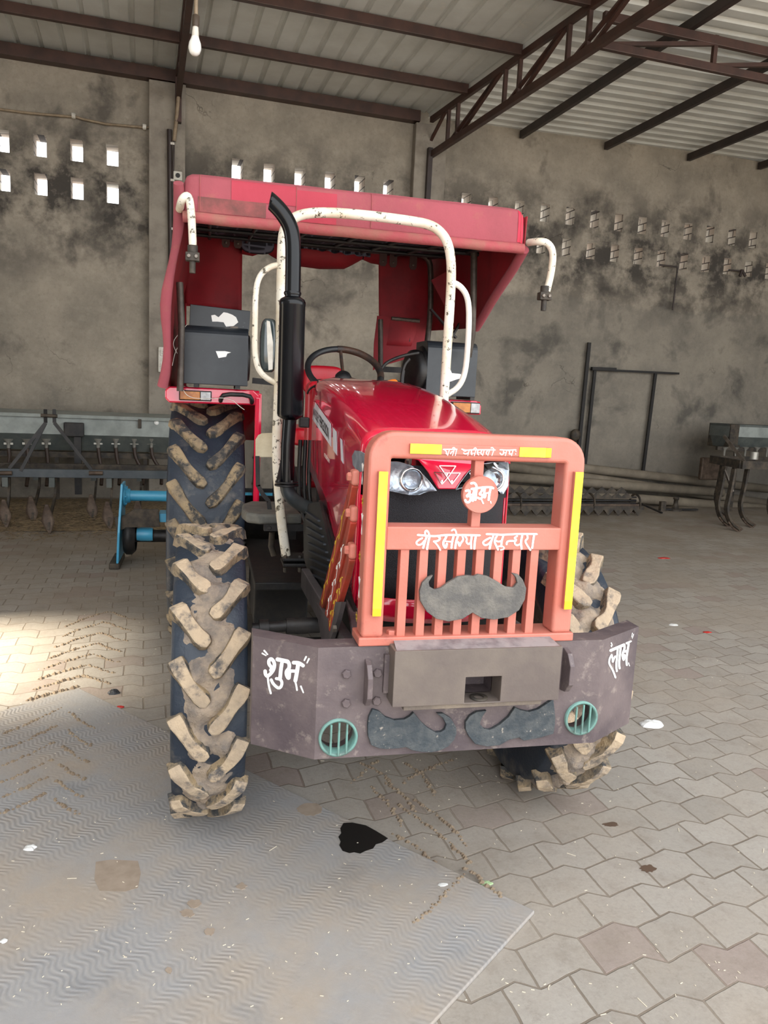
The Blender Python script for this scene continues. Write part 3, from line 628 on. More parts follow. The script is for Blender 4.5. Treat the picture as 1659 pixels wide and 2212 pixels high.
for tip, vb in (((12, 1140), VF), ((70, 1130), VB_), ((105, 1152), VF), ((200, 1125), VB_), ((235, 1143), VF), ((-60, 1140), VB_), ((300, 1138), VB_)):
    f_ = aZ(tip[0], tip[1], 0.004); u_, v_ = uv_of(f_); v_ = min(v_, vb+.05)
    side = [(vb+.01, pz-.04), (vb+.06, pz-.15), (vb+.05, .27), (v_+.05, .14), (v_-.0, .03)]
    m = MB(); P = smooth_path([S(u_+.03*(1-i/4), a, b) for i, (a, b) in enumerate(side)], 2)
    for a, b in zip(P, P[1:]): m.bar(a, b, .022, .05, WN)
    t_ = m.build('tine', IRON, K)
    m = MB(); m.grid(lambda a, b: S(u_+(a-.5)*.115*min(1, (b+.02)*2.4)**.8*(1-.75*max(0, b-.45)/.55)+.03*(1-b)**2-.015, v_-.03+.05*b+.03*math.sin(math.pi*b), .004+b*.27), 4, 10); m.build('shovel', IRONL, t_, solid=.008)
    m = MB(); m.sbox(u_-.025, u_+.025, vb-.05, vb+.05, pz-.13, pz-.04); m.build('clamp', DRILLD, t_)
# rotavator, behind the tractor
Rv = thing('rotavator', 'sky blue rotavator with black blades behind the left rear wheel', 'rotavator', (.65, 6.3, 0)); YR = 6.25
pA = aY(268, 1070, YR)
m = MB(); z1 = aY(268, 1048, YR).z; z0 = aY(262, 1205, YR).z
m.poly([(pA.x-.015, YR-.1, z1+.02), (pA.x-.015, YR+.1, z1+.02), (pA.x-.04, YR+.28, z0+.1), (pA.x-.04, YR+.2, .06), (pA.x-.04, YR-.2, .06), (pA.x-.03, YR-.2, .3)], (.018, 0, 0)); m.build('side_plate', BLUE, Rv, bevel=.004)
zt_ = aY(310, 1071, YR).z
m = MB(); m.cyl((pA.x, YR, zt_), (1.5, YR, zt_), .042); m.build('top_tube', BLUE, Rv)
m = MB(); m.lathe([(.085, 0), (.085, .012), (.06, .014), (.055, .045), (.045, .05)], (pA.x+.0, YR, zt_), (1, 0, 0), 24); fl_ = m.build('flange', BLUE, Rv)
for k in range(6):
    a = k*math.pi/3; m = MB(); m.hexbolt((pA.x+.012, YR+.07*math.cos(a), zt_+.07*math.sin(a)), (1, 0, 0), .009, .012); m.build('flange_bolt', BLUE, fl_)
m = MB(); q = [aY(x, y, YR-.12) for x, y in ((247, 1118), (252, 1150), (275, 1140), (345, 1138), (343, 1100), (290, 1100), (270, 1113))]; m.poly(q, (0, .02, 0)); m.build('guard_plate', IRON, Rv, bevel=.004)
m = MB(); q = [aY(x, y, YR+.0) for x, y in ((344, 1106), (352, 1106), (352, 1124), (344, 1124))]; m.box(q[0].x, 1.48, YR-.08, YR+.1, q[2].z, q[0].z); m.build('gear_housing', BLUE, Rv)
m = MB(); m.cyl((pA.x, YR, .24), (1.5, YR, .24), .05); m.build('rotor', BLKM, Rv)
for i, u_ in enumerate((.02, .2, .42, .64, .86, 1.08, 1.3)):
    m = MB(); m.lathe([(.05, 0), (.12, 0), (.12, .012), (.05, .012)], (u_, YR, .24), (1, 0, 0), 24); dsk = m.build('rotor_disc', BLKM, Rv)
    for k in range(4):
        a = k*math.pi/2+i*.5; d_ = Vector((0, math.cos(a), math.sin(a))); e_ = Vector((0, -math.sin(a), math.cos(a)))
        m = MB(); c0 = Vector((u_+.006, YR, .24)); P = smooth_path([c0+d_*.1, c0+d_*.17+e_*.03, c0+d_*.2+e_*.08, c0+d_*.2+e_*.08+Vector((.07, 0, 0))], 1)
        for a_, b_ in zip(P, P[1:]): m.bar(a_, b_, .008, .045, e_)
        m.build('blade', IRONL, dsk)
m = MB(); m.lathe([(.13, 0), (.15, .02), (.15, .06), (.12, .09)], (pA.x-.0, YR, .24), (1, 0, 0), 28); m.build('chain_case', BLKM, Rv)
m = MB(); m.lathe([(.05, 0), (.055, .03), (.055, .1), (.05, .12)], (pA.x+.1, YR-.04, .26), (1, 0, 0), 18); m.build('bearing_hub', BLUE, Rv)
m = MB(); m.box(-.16, 1.47, YR+.1, YR+.13, .04, .62); m.build('rear_board', BLKM, Rv)  # rear board stretched in height to darken the gap under the tractor
m = MB(); q = aY(247, 1213, 6.2); m.box(q.x-.03, q.x+.05, 6.1, 6.5, .0, .05); m.build('skid', IRON, Rv, bevel=.01)
m = MB(); m.box(-.1, 1.4, YR-.1, YR+.1, .44, .47); m.build('hood_plate', BLKM, Rv)
# pipes on the floor along the right wall
pl = [((1085, 992), (1659, 1056), 9.84, 'topmost of the long grey pipes lying along the right wall'), ((1085, 1006), (1662, 1088), 9.68, 'second from the top of the long grey pipes along the right wall'), ((1085, 1030), (1560, 1064), 9.54, 'third long grey pipe, wedged between the others along the right wall'), ((1085, 1055), (1700, 1102), 9.40, 'lowest front long grey pipe lying along the right wall')]
for a, b, v, lb in pl:
    p, q = aW(*a, v), aW(*b, v); m = MB(); n_ = 24
    def ringp(c, r_): return [c+(WN*math.cos(t)+Vector((0, 0, 1))*math.sin(t))*r_ for t in [2*math.pi*i/n_ for i in range(n_)]]
    P = [ringp(p, .066), ringp(q, .066), ringp(q, .058), ringp(p, .058)]
    m.add(sum(P, []), [(k*n_+i, k*n_+(i+1) % n_, ((k+1) % 4)*n_+(i+1) % n_, ((k+1) % 4)*n_+i) for k in range(4) for i in range(n_)], True)
    tag(m.build('cement_pipe', PVC), lb, 'pipe', 'long grey pipes along the right wall')
# leaning post and bent frame
p, q = aW(1273, 740, 9.93), aW(1247, 1000, 9.93); m = MB(); m.bar(p, q, .05, .03, WN); tag(m.build('flat_iron_post', POST), 'tall flat black iron post leaning on the wall beside the black frame', 'post')
F_ = thing('goalpost_stand', 'black square-tube stand with two legs and a long crossbar leaning on the wall', 'stand', tuple(aW(1262, 1018, 9.9)))
m = MB(); m.bar(aW(1277, 798, 9.93), aW(1466, 807, 9.93), .03, .035, WN); m.build('crossbar', POST, F_)
m = MB(); m.bar(aW(1278, 796, 9.90), aW(1330, 798, 9.90), .045, .05, WN); m.build('sleeve', POST, F_)
m = MB(); m.bar(aW(1285, 800, 9.93), aW(1263, 1010, 9.93), .045, .03, WN); m.build('leg', POST, F_)
m = MB(); m.bar(aW(1416, 806, 9.93), aW(1389, 1018, 9.93), .045, .03, WN); m.build('leg', POST, F_)
# coil of rope/bag behind bull bar
c = aW(1243, 940, 9.9); m = MB(); m.grid(lambda a, b: c+Vector((.08*math.cos(2*math.pi*a)*math.sin(math.pi*b), 0, .09*math.cos(math.pi*b)))+WN*(.05*math.sin(2*math.pi*a)*math.sin(math.pi*b)), 16, 8); tag(m.build('dusty_bundle', IRON), 'small dusty brown bundle hung at the foot of the leaning iron post', 'bundle')
# spiked cage roller
Cg = thing('toothed_roller', 'dark toothed cage roller lying on the floor before the pipes, behind the bull bar', 'roller', tuple(S(5.3, 8.75, 0)))
ul, ur = 4.35, 6.25
def teeth(z0, z1, v, ustart, uend, inv=False):
    P = [S(ustart, v, z0)]; n_ = int((uend-ustart)/.15)
    top = []
    for i in range(n_): top += [(ustart+.15*i, z0+(z1-z0)*.35), (ustart+.15*(i+.5), z1)]
    top.append((ustart+.15*n_, z0+(z1-z0)*.35)); return [S(a, v, b) for a, b in top]+[S(ustart+.15*n_, v, z0), S(ustart, v, z0)]
for z0, z1, v in ((.27, .36, 8.75), (.22, .30, 8.62), ):
    m = MB(); m.poly(teeth(z0, z1, v, ul, ur), WN*.008); m.build('toothed_strip', IRON, Cg)
for z0, z1, v in ((.15, .02, 8.62), (.13, .005, 8.55)):
    m = MB(); m.poly(teeth(z0, z1, v, ul, ur+.05), WN*.008); m.build('toothed_strip', IRONL if v > 8.6 else IRON, Cg)
for z_, r_ in ((.19, .016), (.235, .012), (.155, .012)):
    m = MB(); m.cyl(S(ul, 8.66, z_), S(ur, 8.66, z_), r_, n=10); m.build('axle_bar', BLKM, Cg)
for u_ in (4.5, 5.55, 6.24):
    m = MB(); m.lathe([(.10, -.006), (.13, -.006), (.13, .006), (.10, .006), (.10, -.006)], S(u_, 8.66, .16), WD, 24); m.build('end_ring', IRON, Cg)
c = S(6.38, 8.62, 0); crumple('plastic_bag', WPL, 1365, 1100, .09, 0, 'dusty plastic bag at the right end of the toothed roller', 'bag', 14, .9, .8)
m = MB(); m.bar(aZ(1380, 1086, .1), aZ(1430, 1108, .02), .03, .02); tag(m.build('iron_lever', BLKM), 'black iron lever lying on the floor right of the toothed roller', 'lever')
J = thing('screw_jack', 'small dark jack and block on the floor before the pipes', 'jack', tuple(aZ(1455, 1100, 0)))
c = aZ(1458, 1103, 0)
m = MB(); m.lathe([(.09, .0), (.09, .02), (.05, .03), (.03, .1), (.03, .16), (.04, .16), (.04, .19), (.001, .19)], c, (0, 0, 1), 20); m.build('body', IRON, J)
m = MB(); m.bar(c+Vector((-.2, 0, .02)), c+Vector((.35, 0, .02)), .06, .02); m.build('base', BLKM, J)
m = MB(); c2 = aZ(1430, 1103, 0); m.box(c2.x-.04, c2.x+.04, c2.y-.03, c2.y+.03, 0, .13); m.build('block', IRON, J, bevel=.004)
# seed drill + cultivator, right
E_ = thing('seed_drill', 'dark seed drill with tines standing at the right edge of the picture', 'seed drill', tuple(S(7.6, 8.3, 0)))
def W2(x, y, v): return aW(x, y, v)
VD = 8.9
zt1 = W2(1600, 922, VD).z; zt2 = W2(1600, 944, VD).z; zt3 = W2(1600, 962, VD).z; uL = uv_of(W2(1575, 940, VD))[0]
m = MB(); m.sbox(uL, 10.6, VD, VD+.4, zt2, zt1); m.build('hopper', DRILL, E_)
m = MB(); m.sbox(uL, 10.6, VD+.01, VD+.4, zt1, zt1+.03); m.build('hopper_lid', DRILLD, E_)
m = MB(); m.poly([S(uL, v, z) for v, z in ((VD+.01, zt2), (VD+.38, zt2), (VD+.3, zt3-.03), (VD+.1, zt3-.03))], WD*(10.6-uL)); m.build('lower_trough', DRILLD, E_)
m = MB(); uE = uv_of(W2(1550, 925, VD+.42))[0]; m.sbox(uE, uL, VD-.02, VD+.42, zt3-.04, zt1+.03); m.build('end_box', IRON, E_, bevel=.006)
m = MB(); m.bar(W2(1548, 968, VD), W2(1700, 974, VD), .04, .05); m.build('metering_rail', IRON, E_)
for x in (1566, 1590, 1611, 1636, 1658):
    t = W2(x, 966, VD-.03); m = MB(); m.lathe([(.045, 0), (.035, -.015), (.015, -.04), (.012, -.16)], t, (0, 0, 1), 14); m.build('seed_cup', GALV, E_)
VC1, VC2 = 7.75, 8.45
zf = W2(1610, 1004, VC1).z; ua = uv_of(W2(1600, 1004, VC1))[0]; ub = uv_of(W2(1537, 992, VC2))[0]
m = MB(); m.sbox(ua, 10.4, VC1-.035, VC1+.035, zf-.05, zf+.05); m.build('front_beam', IRON, E_)
m = MB(); m.sbox(ub, 10.4, VC2-.035, VC2+.035, zf-.05, zf+.05); m.build('rear_beam', IRON, E_)
m = MB(); m.bar(S(ua+.02, VC1, zf), S(ub+.02, VC2, zf), .06, .1); m.build('side_beam', IRON, E_)
for x in (8.2, 9.4): m = MB(); m.bar(S(x, VC1, zf), S(x, VC2, zf), .06, .08); m.build('cross_beam', IRON, E_)
for u_ in (uE+.1, 9.9): m = MB(); m.bar(S(u_, VD+.1, 0), S(u_, VD+.1, zt3), .05, .05, WD); m.build('stand_leg', IRON, E_)
m = MB(); m.bar(W2(1564, 942, 8.3), W2(1608, 998, 7.75), .02, .04, WN); m.build('brace_bar', STEEL, E_)
m = MB(); m.bar(W2(1565, 1015, 8.0), W2(1583, 1062, 7.9), .018, .03, WN); m.build('brace_bar', STEEL, E_)
m = MB(); c = W2(1628, 992, 7.8); m.cyl(c, c+Vector((0, 0, .09)), .05); m.build('grey_cap', GALV, E_)
for tip, vb in (((1577, 1137), VC2), ((1598, 1148), VC1), ((1572, 1118), VC2+.1), ((1627, 1139), VC1), ((1690, 1140), VC2)):
    f_ = aZ(tip[0], tip[1], .004); u_, v_ = uv_of(f_); off_ = 0
    P = smooth_path([S(u_+.05, v_+.27, zf-.05), S(u_+.0, v_+.24, .42), S(u_-.05, v_+.22, .24), S(u_-.05, v_+.12, .08), S(u_, v_, .012)], 2)
    m = MB()
    for a, b in zip(P, P[1:]): m.bar(a, b, .03, .06, WN)
    t_ = m.build('tine', IRON, E_)
    m = MB(); q = P[-7:]; 
    for a, b in zip(q, q[1:]): m.bar(a-WN*.012, b-WN*.012, .075, .012, WN)
    m.build('shovel', IRONL, t_)
m = MB(); c = W2(1530, 1012, 9.5); m.sbox(uv_of(c)[0]-.16, uv_of(c)[0]+.25, 9.45, 9.52, W2(1530, 1036, 9.5).z, W2(1530, 988, 9.5).z); tag(m.build('rusty_sheet', IRONL, bevel=.02), 'rusty brown sheet standing behind the right seed drill and pipes', 'metal sheet')
# ================================================================ THE TRACTOR (its axis runs along +Y, away from the camera)
T = thing('tractor', 'red tractor with black exhaust stack, salmon bull bar and red canopy', 'tractor', (.62, 2.6, 0))
XC = .62
def rn3(p, s_): return noise.noise(Vector(p)*s_)
# ---- wheels
def tyre(xc, yc, R, Wd, lug_h, nl, lw_, name, muddy, dphi=0., sink=0.0, chunky=0.):
    H = Wd/2; Rb = R-lug_h; zc = R-sink; rimr = Rb*.64
    prof = [(rimr, -H*.70), (rimr+.02, -H*.82), (Rb*.80, -H*1.03), (Rb*.90, -H*1.04), (Rb*.965, -H*1.01), (Rb*.99, -H*.90), (Rb, -H*.5), (Rb, 0), (Rb, H*.5), (Rb*.99, H*.90), (Rb*.965, H*1.01), (Rb*.90, H*1.04), (Rb*.80, H*1.03), (rimr+.02, H*.82), (rimr, H*.70)]
    mb = MB(); mb.lathe(prof, (xc, yc, zc), (1, 0, 0), 96, ref=(0, -1, 0))
    def rbase(x):
        a = abs(x)/H
        return Rb if a < .5 else (Rb-(a-.5)/.4*Rb*.01 if a < .90 else Rb*.99-(a-.90)/.11*Rb*.025)
    def pt(x, th, r): return Vector((xc+x, yc-r*math.cos(th), zc+r*math.sin(th)))
    for side in (-1, 1):
        for i in range(nl):
            th0 = 2*math.pi*(i+(.5 if side > 0 else 0))/nl+dphi
            ns = 9; path = []
            for j in range(ns+1):
                s_ = j/ns; x = side*(H*.02+(H*.90)*s_**.92); adv = (.62*s_+.38*s_*s_*.9)*Wd*.62/Rb
                pass
                path.append((x, th0+adv))
            rings = []
            for j, (x, th) in enumerate(path):
                s_ = j/ns; rb = rbase(min(abs(x), H*.99)); c = pt(x, th, rb-.012)
                j0, j1 = max(0, j-1), min(ns, j+1)
                t_ = (pt(path[j1][0], path[j1][1], rb)-pt(path[j0][0], path[j0][1], rb)).normalized()
                nr = Vector((side*.0, -math.cos(th), math.sin(th)))
                if abs(x) > H*.9: nr = (nr+Vector((side*.05, 0, 0))).normalized()
                b_ = nr.cross(t_).normalized(); top = R-.012*max(0, (s_-.6))/.4*0
                hh = min(R-rb, lug_h*1.05)+.012-(0.012 if s_ > .95 else 0)
                w2 = lw_*(.62 if j == 0 else 1)*(1+.12*math.sin(j))
                nz = [chunky*rn3(c+Vector((k*.1, 0, 0)), 22) for k in range(4)]
                rings.append([c-b_*w2*.62, c-b_*(w2*.46+nz[0])+nr*(hh+nz[1]), c+b_*(w2*.46+nz[2])+nr*(hh+nz[3]), c+b_*w2*.62])
            vs_ = sum(rings, []); fs = []; mi = []
            for j in range(ns):
                for k in range(3): fs.append((j*4+k, j*4+k+1, (j+1)*4+k+1, (j+1)*4+k)); mi.append(1 if k == 1 else 2)
            fs += [(0, 3, 2, 1), (ns*4, ns*4+1, ns*4+2, ns*4+3)]; mi += [2, 2]
            for f, q in zip(fs, mi): mb.cur = q; 
            o_ = len(mb.v); mb.v += vs_
            for f, q in zip(fs, mi): mb.f.append([o_+a for a in f]); mb.mi.append(q); mb.sm.append(False)
    if muddy:      # mud packed between the lugs along the centre line
        mb.cur = 3
        def fn(a, b):
            th = 2*math.pi*a; x = (b-.5)*Wd*.86; k = rn3((math.cos(th)*2.2*Rb*4, math.sin(th)*2.2*Rb*4, x*9), 1.6)+.3*rn3((math.cos(th)*30, math.sin(th)*30, x*60), 1)
            edge = 1-abs(b-.5)*2
            return pt(x, th, Rb-.012+lug_h*max(0, .42+1.1*k+.35*edge)*min(1, edge*2.2))
        mb.grid(fn, 260, 14, True)
    t_ = mb.build(name, [RUB, MUD if muddy else MUDR, MUDR, mat('caked_mud_'+name, (158, 142, 124), (116, 108, 102), 18, 1, 0, bump=.9, bs=70, c3=(96, 70, 52), s3=8, lo3=.62, hi3=.7)], T, bevel=.006 if not chunky else .008, seg=2)
    sgn = 1 if xc > XC else -1
    m = MB(); m.lathe([(rimr+.012, -H*.76), (rimr-.01, -H*.7), (rimr-.03, -H*.3), (rimr-.03, H*.3), (rimr-.01, H*.7), (rimr+.012, H*.76)], (xc, yc, zc), (1, 0, 0), 64); rim = m.build('wheel_rim', STEEL, t_, solid=.006)
    m = MB(); m.lathe([(rimr-.03, sgn*.0), (rimr*.7, sgn*.03), (rimr*.45, sgn*.02), (.09, sgn*.03), (.07, sgn*.09), (.001, sgn*.1)], (xc, yc, zc), (1, 0, 0), 48); m.build('wheel_disc', STEEL, t_, solid=.008)
    for k in range(8):
        a = k*math.pi/4; m = MB(); m.hexbolt((xc+sgn*.03, yc+.12*math.cos(a), zc+.12*math.sin(a)), (sgn, 0, 0), .014, .014); m.build('wheel_nut', STEEL, t_)
    return t_
tyre(.016, 2.62, .492, .214, .027, 18, .043, 'front_tyre', True, .12, chunky=.006)
tyre(1.245, 2.62, .492, .228, .040, 18, .045, 'front_tyre', True, .33, chunky=.010)
tyre(.0, 4.53, .690, .375, .030, 21, .05, 'rear_tyre', False, .1)
tyre(1.24, 4.53, .690, .375, .030, 21, .05, 'rear_tyre', False, .05)
# ---- running gear
m = MB(); m.box(.16, 1.09, 2.55, 2.70, .42, .56); m.cyl((.11, 2.62, .49), (.2, 2.62, .49), .11, n=24); m.cyl((1.04, 2.62, .49), (1.14, 2.62, .49), .11, n=24); m.build('front_axle', DARK, T, bevel=.01)
m = MB(); m.cyl((.19, 4.53, .69), (1.05, 4.53, .69), .13, n=24); m.box(.42, .82, 4.2, 5.0, .45, .95); m.build('rear_axle', DARK, T, bevel=.01)
m = MB(); m.box(.47, .77, 2.12, 3.15, .60, 1.06); m.build('engine_block', DARK, T, bevel=.02)
m = MB(); m.box(.49, .75, 3.1, 4.3, .5, .92); m.build('gearbox', DARK, T, bevel=.03)
m = MB(); m.cyl((.62, 2.3, .50), (.62, 3.4, .50), .03, n=12); m.build('drive_shaft', DARK, T)
m = MB(); m.cyl(aY(545, 1358, 2.45), aY(620, 1352, 2.45), .018, n=12); m.cyl(aY(618, 1352, 2.45), aY(690, 1350, 2.45), .026, n=14); m.cyl(aY(560, 1358, 2.45), aY(580, 1357, 2.45), .03, n=12); m.build('steering_ram', BLKM, T)
m = MB(); m.cyl(aY(636, 1352, 2.45), aY(664, 1351, 2.45), .03, n=6); m.build('tie_rod_nut', BLKM, T)
# front chassis rails joining the bumper
for x in (.335, .905):
    m = MB(); m.bar((x+(.03 if x < .6 else -.03), 1.77, .79), (x+(.03 if x < .6 else -.03), 2.8, .755), .03, .075); m.build('chassis_rail', RAIL, T, bevel=.004)
m = MB(); m.bar((.38, 1.76, .845), (.42, 2.1, .86), .05, .02); m.build('front_bracket', PURP, T, bevel=.003)
# ---- bumper
ZB0, ZB1, YB = .588, .865, 1.70
FL = [(.114, 1.80), (.258, YB), (.985, YB), (1.146, 1.80)]
BK = [(x, y+.062) for x, y in FL]
m = MB(); pts = FL+BK[::-1]; m.poly([(x, y, ZB0) for x, y in pts], (0, 0, ZB1-ZB0)); bump_ = m.build('front_bumper', PURP, T)
lampc = [(.352, 1.70, .640), (.960, 1.70, .668)]
lc1 = aY(730, 1592, YB); lc2 = aY(1254, 1550, YB); LR = [.045, .043]
cm = MB()
for c, r_ in ((lc1, LR[0]), (lc2, LR[1])): cm.cyl(c+Vector((0, -.1, 0)), c+Vector((0, .3, 0)), r_, n=32)
cm.box(.603, .693, 1.65, 1.755, .739, .803)
cut(bump_, cm)
bv = bump_.modifiers.new('bevel', 'BEVEL'); bv.width = .004; bv.segments = 2; bv.limit_method = 'ANGLE'
for c, r_ in ((lc1, LR[0]), (lc2, LR[1])):
    m = MB(); m.lathe([(r_-.004, .03), (r_-.004, -.007), (r_+.002, -.007), (r_+.002, .03)], c, (0, 1, 0), 36); rg = m.build('lamp_ring', TURQ, T)
    for dx in (-.019, 0, .019):
        hh = math.sqrt(r_**2-dx**2)-.004; m = MB(); m.cyl(c+Vector((dx, -.012, -hh)), c+Vector((dx, -.012, hh)), .0028, n=8); m.build('lamp_guard_rod', TURQ, rg)
# centre block with the tow pocket
bx0, bx1, bz0, bz1 = .427, .845, .736, .872
hx0, hx1, hz0, hz1 = .603, .693, .739, .803
m = MB(); m.box(bx0, bx1, 1.64, 1.705, bz0, bz1); wb = m.build('centre_weight', mat('weight_grey', (94, 84, 80), (108, 98, 90), 7, .5, bump=.1, c3=(140, 130, 120), s3=26, lo3=.66, hi3=.8), T)
cm = MB(); cm.box(hx0, hx1, 1.60, 1.72, hz0, hz1+.0); cut(wb, cm)
bv = wb.modifiers.new('bevel', 'BEVEL'); bv.width = .006; bv.segments = 2; bv.limit_method = 'ANGLE'
m = MB(); m.poly([(bx0+.005, 1.645, bz1), (bx1-.005, 1.645, bz1), (bx1-.01, 1.70, bz1+.008), (bx0+.01, 1.70, bz1+.008)], (0, 0, -.003)); m.build('weight_top_lip', mat('lip_scuffed', (150, 142, 142), (104, 96, 100), 20, .5), T)
m = MB(); m.lathe([(.012, .003), (.022, .003), (.022, 0)], ((hx0+hx1)/2, 1.665, hz0+.001), (0, 0, 1), 20); m.build('tow_pin_hole', IRON, T)
m = MB(); m.box(bx0+.03, bx1-.04, 1.65, 1.705, bz0-.014, bz0-.001); m.build('lower_plate', mat('plate_dusty', (128, 116, 102), (104, 94, 86), 12, .7, bump=.3), T, bevel=.002)
# guard lugs
for p0, p1, lb in (((790, 1422), (790, 1520), 0), ((1222, 1398), (1222, 1490), 1)):
    a, b = aY(*p0, 1.70), aY(*p1, 1.70); x = a.x+(.004 if lb == 0 else .0); dz = a.z-b.z
    m = MB(); m.poly([(x-.006, 1.702, a.z), (x-.006, 1.675, a.z-.008), (x-.006, 1.655, a.z-.035), (x-.006, 1.655, b.z+.03), (x-.006, 1.675, b.z+.005), (x-.006, 1.702, b.z)], (.013, 0, 0)); m.build('bumper_lug', PURP, T, bevel=.002)
for p in ((748, 1455), (815, 1453), (747, 1518), (813, 1513)):
    m = MB(); m.hexbolt(aY(*p, 1.70), (0, -1, 0), .0115, .009); m.build('bumper_bolt', PURP, T)
m = MB(); q = aY(838, 1450, 1.70); m.box(q.x-.012, q.x+.012, 1.688, 1.702, q.z-.05, q.z+.045); m.build('weight_strap', PURP, T)
# lower moustache plates
def C7(x, y): return 780+x/3.607, 1480+y/3.607
ml = [(90, 190), (60, 250), (52, 320), (55, 400), (80, 470), (140, 495), (200, 500), (290, 495), (350, 485), (400, 510), (470, 522), (550, 525), (620, 510), (680, 480), (725, 430), (745, 380), (742, 330), (700, 260), (640, 222), (590, 222), (640, 260), (665, 310), (650, 350), (620, 368), (580, 370), (520, 335), (470, 290), (430, 240), (410, 215), (380, 245), (340, 268), (260, 275), (190, 250), (140, 205)]
mr = [(980, 200), (900, 210), (850, 240), (815, 290), (815, 350), (840, 400), (890, 460), (980, 480), (1080, 470), (1150, 430), (1230, 410), (1270, 435), (1400, 410), (1500, 380), (1512, 310), (1515, 250), (1500, 110), (1440, 150), (1380, 190), (1310, 210), (1240, 195), (1200, 175), (1150, 250), (1080, 310), (1030, 340), (1000, 350), (960, 342), (930, 310), (930, 290), (950, 240)]
for q, lb in ((ml, 'left'), (mr, 'right')):
    m = MB(); m.poly([aY(*C7(x, y), 1.69) for x, y in q], (0, .012, 0)); m.build('moustache_plate', MOUS2, T, bevel=.0015)
# ---- lettering on the bumper ends
def side_plane(a, b): 
    d = Vector((b[0]-a[0], b[1]-a[1], 0)).normalized(); n_ = Vector((d.y, -d.x, 0)); return Vector((a[0], a[1], 0)), n_
pL, nL = side_plane(FL[0], FL[1]); pR, nR = side_plane(FL[2], FL[3])
def c4(x, y): return 540+x/10.37, 1380+y/10.37
def c5(x, y): return 1290+x/16.59, 1350+y/16.59
shubh = [([(470, 700), (505, 650), (430, 570), (425, 480), (480, 435), (540, 500), (560, 590), (530, 700), (460, 790), (390, 840), (350, 790), (345, 715)], 78), ([(405, 860), (425, 1050), (475, 1225)], 46), ([(615, 455), (740, 480), (850, 505)], 90), ([(720, 540), (695, 700), (680, 880)], 82), ([(590, 885), (690, 900), (728, 980), (700, 1080), (640, 1105), (570, 1050), (510, 980), (480, 910)], 66), ([(850, 500), (888, 560), (885, 660), (820, 720), (822, 810), (878, 900), (885, 760)], 82), ([(880, 715), (1060, 720)], 100), ([(975, 530), (1100, 530), (1200, 600)], 82), ([(1085, 560), (1055, 760), (1020, 940)], 88), ([(1020, 950), (1045, 1050), (1060, 1150)], 42), ([(1145, 1060), (1200, 1200)], 50), ([(325, 262), (400, 345)], 52), ([(282, 322), (365, 370)], 46), ([(1262, 400), (1222, 480)], 52), ([(1325, 445), (1283, 535)], 50)]
labh = [([(460, 915), (700, 810), (960, 700)], 100), ([(500, 1070), (430, 1200), (405, 1350), (450, 1460), (550, 1620), (645, 1890)], 66), ([(505, 1060), (530, 1150), (535, 1360), (590, 1200), (630, 1100), (680, 1170)], 60), ([(720, 850), (690, 1200), (665, 1450), (690, 1660)], 72), ([(825, 800), (795, 1100), (765, 1400), (790, 1555)], 76), ([(960, 720), (970, 850), (900, 1000), (892, 1120), (935, 1290), (965, 1060)], 76), ([(930, 950), (1060, 930)], 120), ([(1040, 650), (1195, 580)], 92), ([(1115, 660), (1065, 960), (1025, 1230), (1050, 1440)], 74), ([(1110, 1355), (1145, 1465)], 42), ([(1245, 285), (1218, 430)], 32), ([(1290, 325), (1245, 475)], 32), ([(490, 640), (525, 725)], 52), ([(482, 740), (505, 780)], 48)]
strokes(shubh, c4, lambda x, y: aPl(x, y, pL, nL), nL).build('painted_word', PAINTW, T)
strokes(labh, c5, lambda x, y: aPl(x, y, pR, nR), nR).build('painted_word', PAINTW, T)
# ---- bull bar
YF = 1.70; YK = 1.762
def F(x, y, Y=YF): return aY(x, y, Y)
X0, X1, ZT = .358, .894, 1.372
m = MB(); m.box(X0-.006, X1+.006, YF-.004, YK+.02, ZB1+.001, ZB1+.022); base = m.build('bull_bar_base', PINK, T, bevel=.003)
def rrect(x0, x1, z0, z1, r, n=8):
    P = [(x0, z0)]; 
    P += [(x0+r-r*math.cos(a), z1-r+r*math.sin(a)) for a in [math.pi/2*i/n for i in range(n+1)]]
    P += [(x1-r+r*math.sin(a), z1-r+r*math.cos(a)) for a in [math.pi/2*i/n for i in range(n+1)]]
    P += [(x1, z0)]; return P
out_ = rrect(X0, X1, ZB1+.02, ZT, .062); inn = rrect(X0+.053, X1-.052, ZB1+.02, ZT-.062, .004)
m = MB(); n_ = len(out_)
vs_ = [(x, YF, z) for x, z in out_]+[(x, YF, z) for x, z in inn]+[(x, YK, z) for x, z in out_]+[(x, YK, z) for x, z in inn]
fs = []
for i in range(n_-1):
    fs += [(i, i+1, n_+i+1, n_+i), (2*n_+i+1, 2*n_+i, 3*n_+i, 3*n_+i+1), (i+1, i, 2*n_+i, 2*n_+i+1), (n_+i, n_+i+1, 3*n_+i+1, 3*n_+i)]
fs += [(0, n_, 3*n_, 2*n_), (2*n_-1, n_-1, 3*n_-1, 4*n_-1)]
m.add(vs_, fs, False); m.build('bull_bar_frame', PINK, T, bevel=.009, seg=4)
IX0, IX1 = X0+.053, X1-.052
m = MB(); m.box(IX0-.003, IX1+.003, YF+.001, YK, 1.097, 1.152); m.build('bull_bar_crossbar', PINK, T, bevel=.003)
for k in range(8):
    x = .4555+.0468*k; m = MB(); m.box(x-.0105, x+.0105, YF+.006, YF+.032, ZB1+.02, 1.098); m.build('bull_bar_upright', PINK, T, bevel=.0015)
xm = aY(1032, 1120, YF).x
m = MB(); m.box(xm-.0115, xm+.0115, YF+.012, YF+.042, 1.15, ZT-.06); m.build('centre_post', PINK, T, bevel=.002)
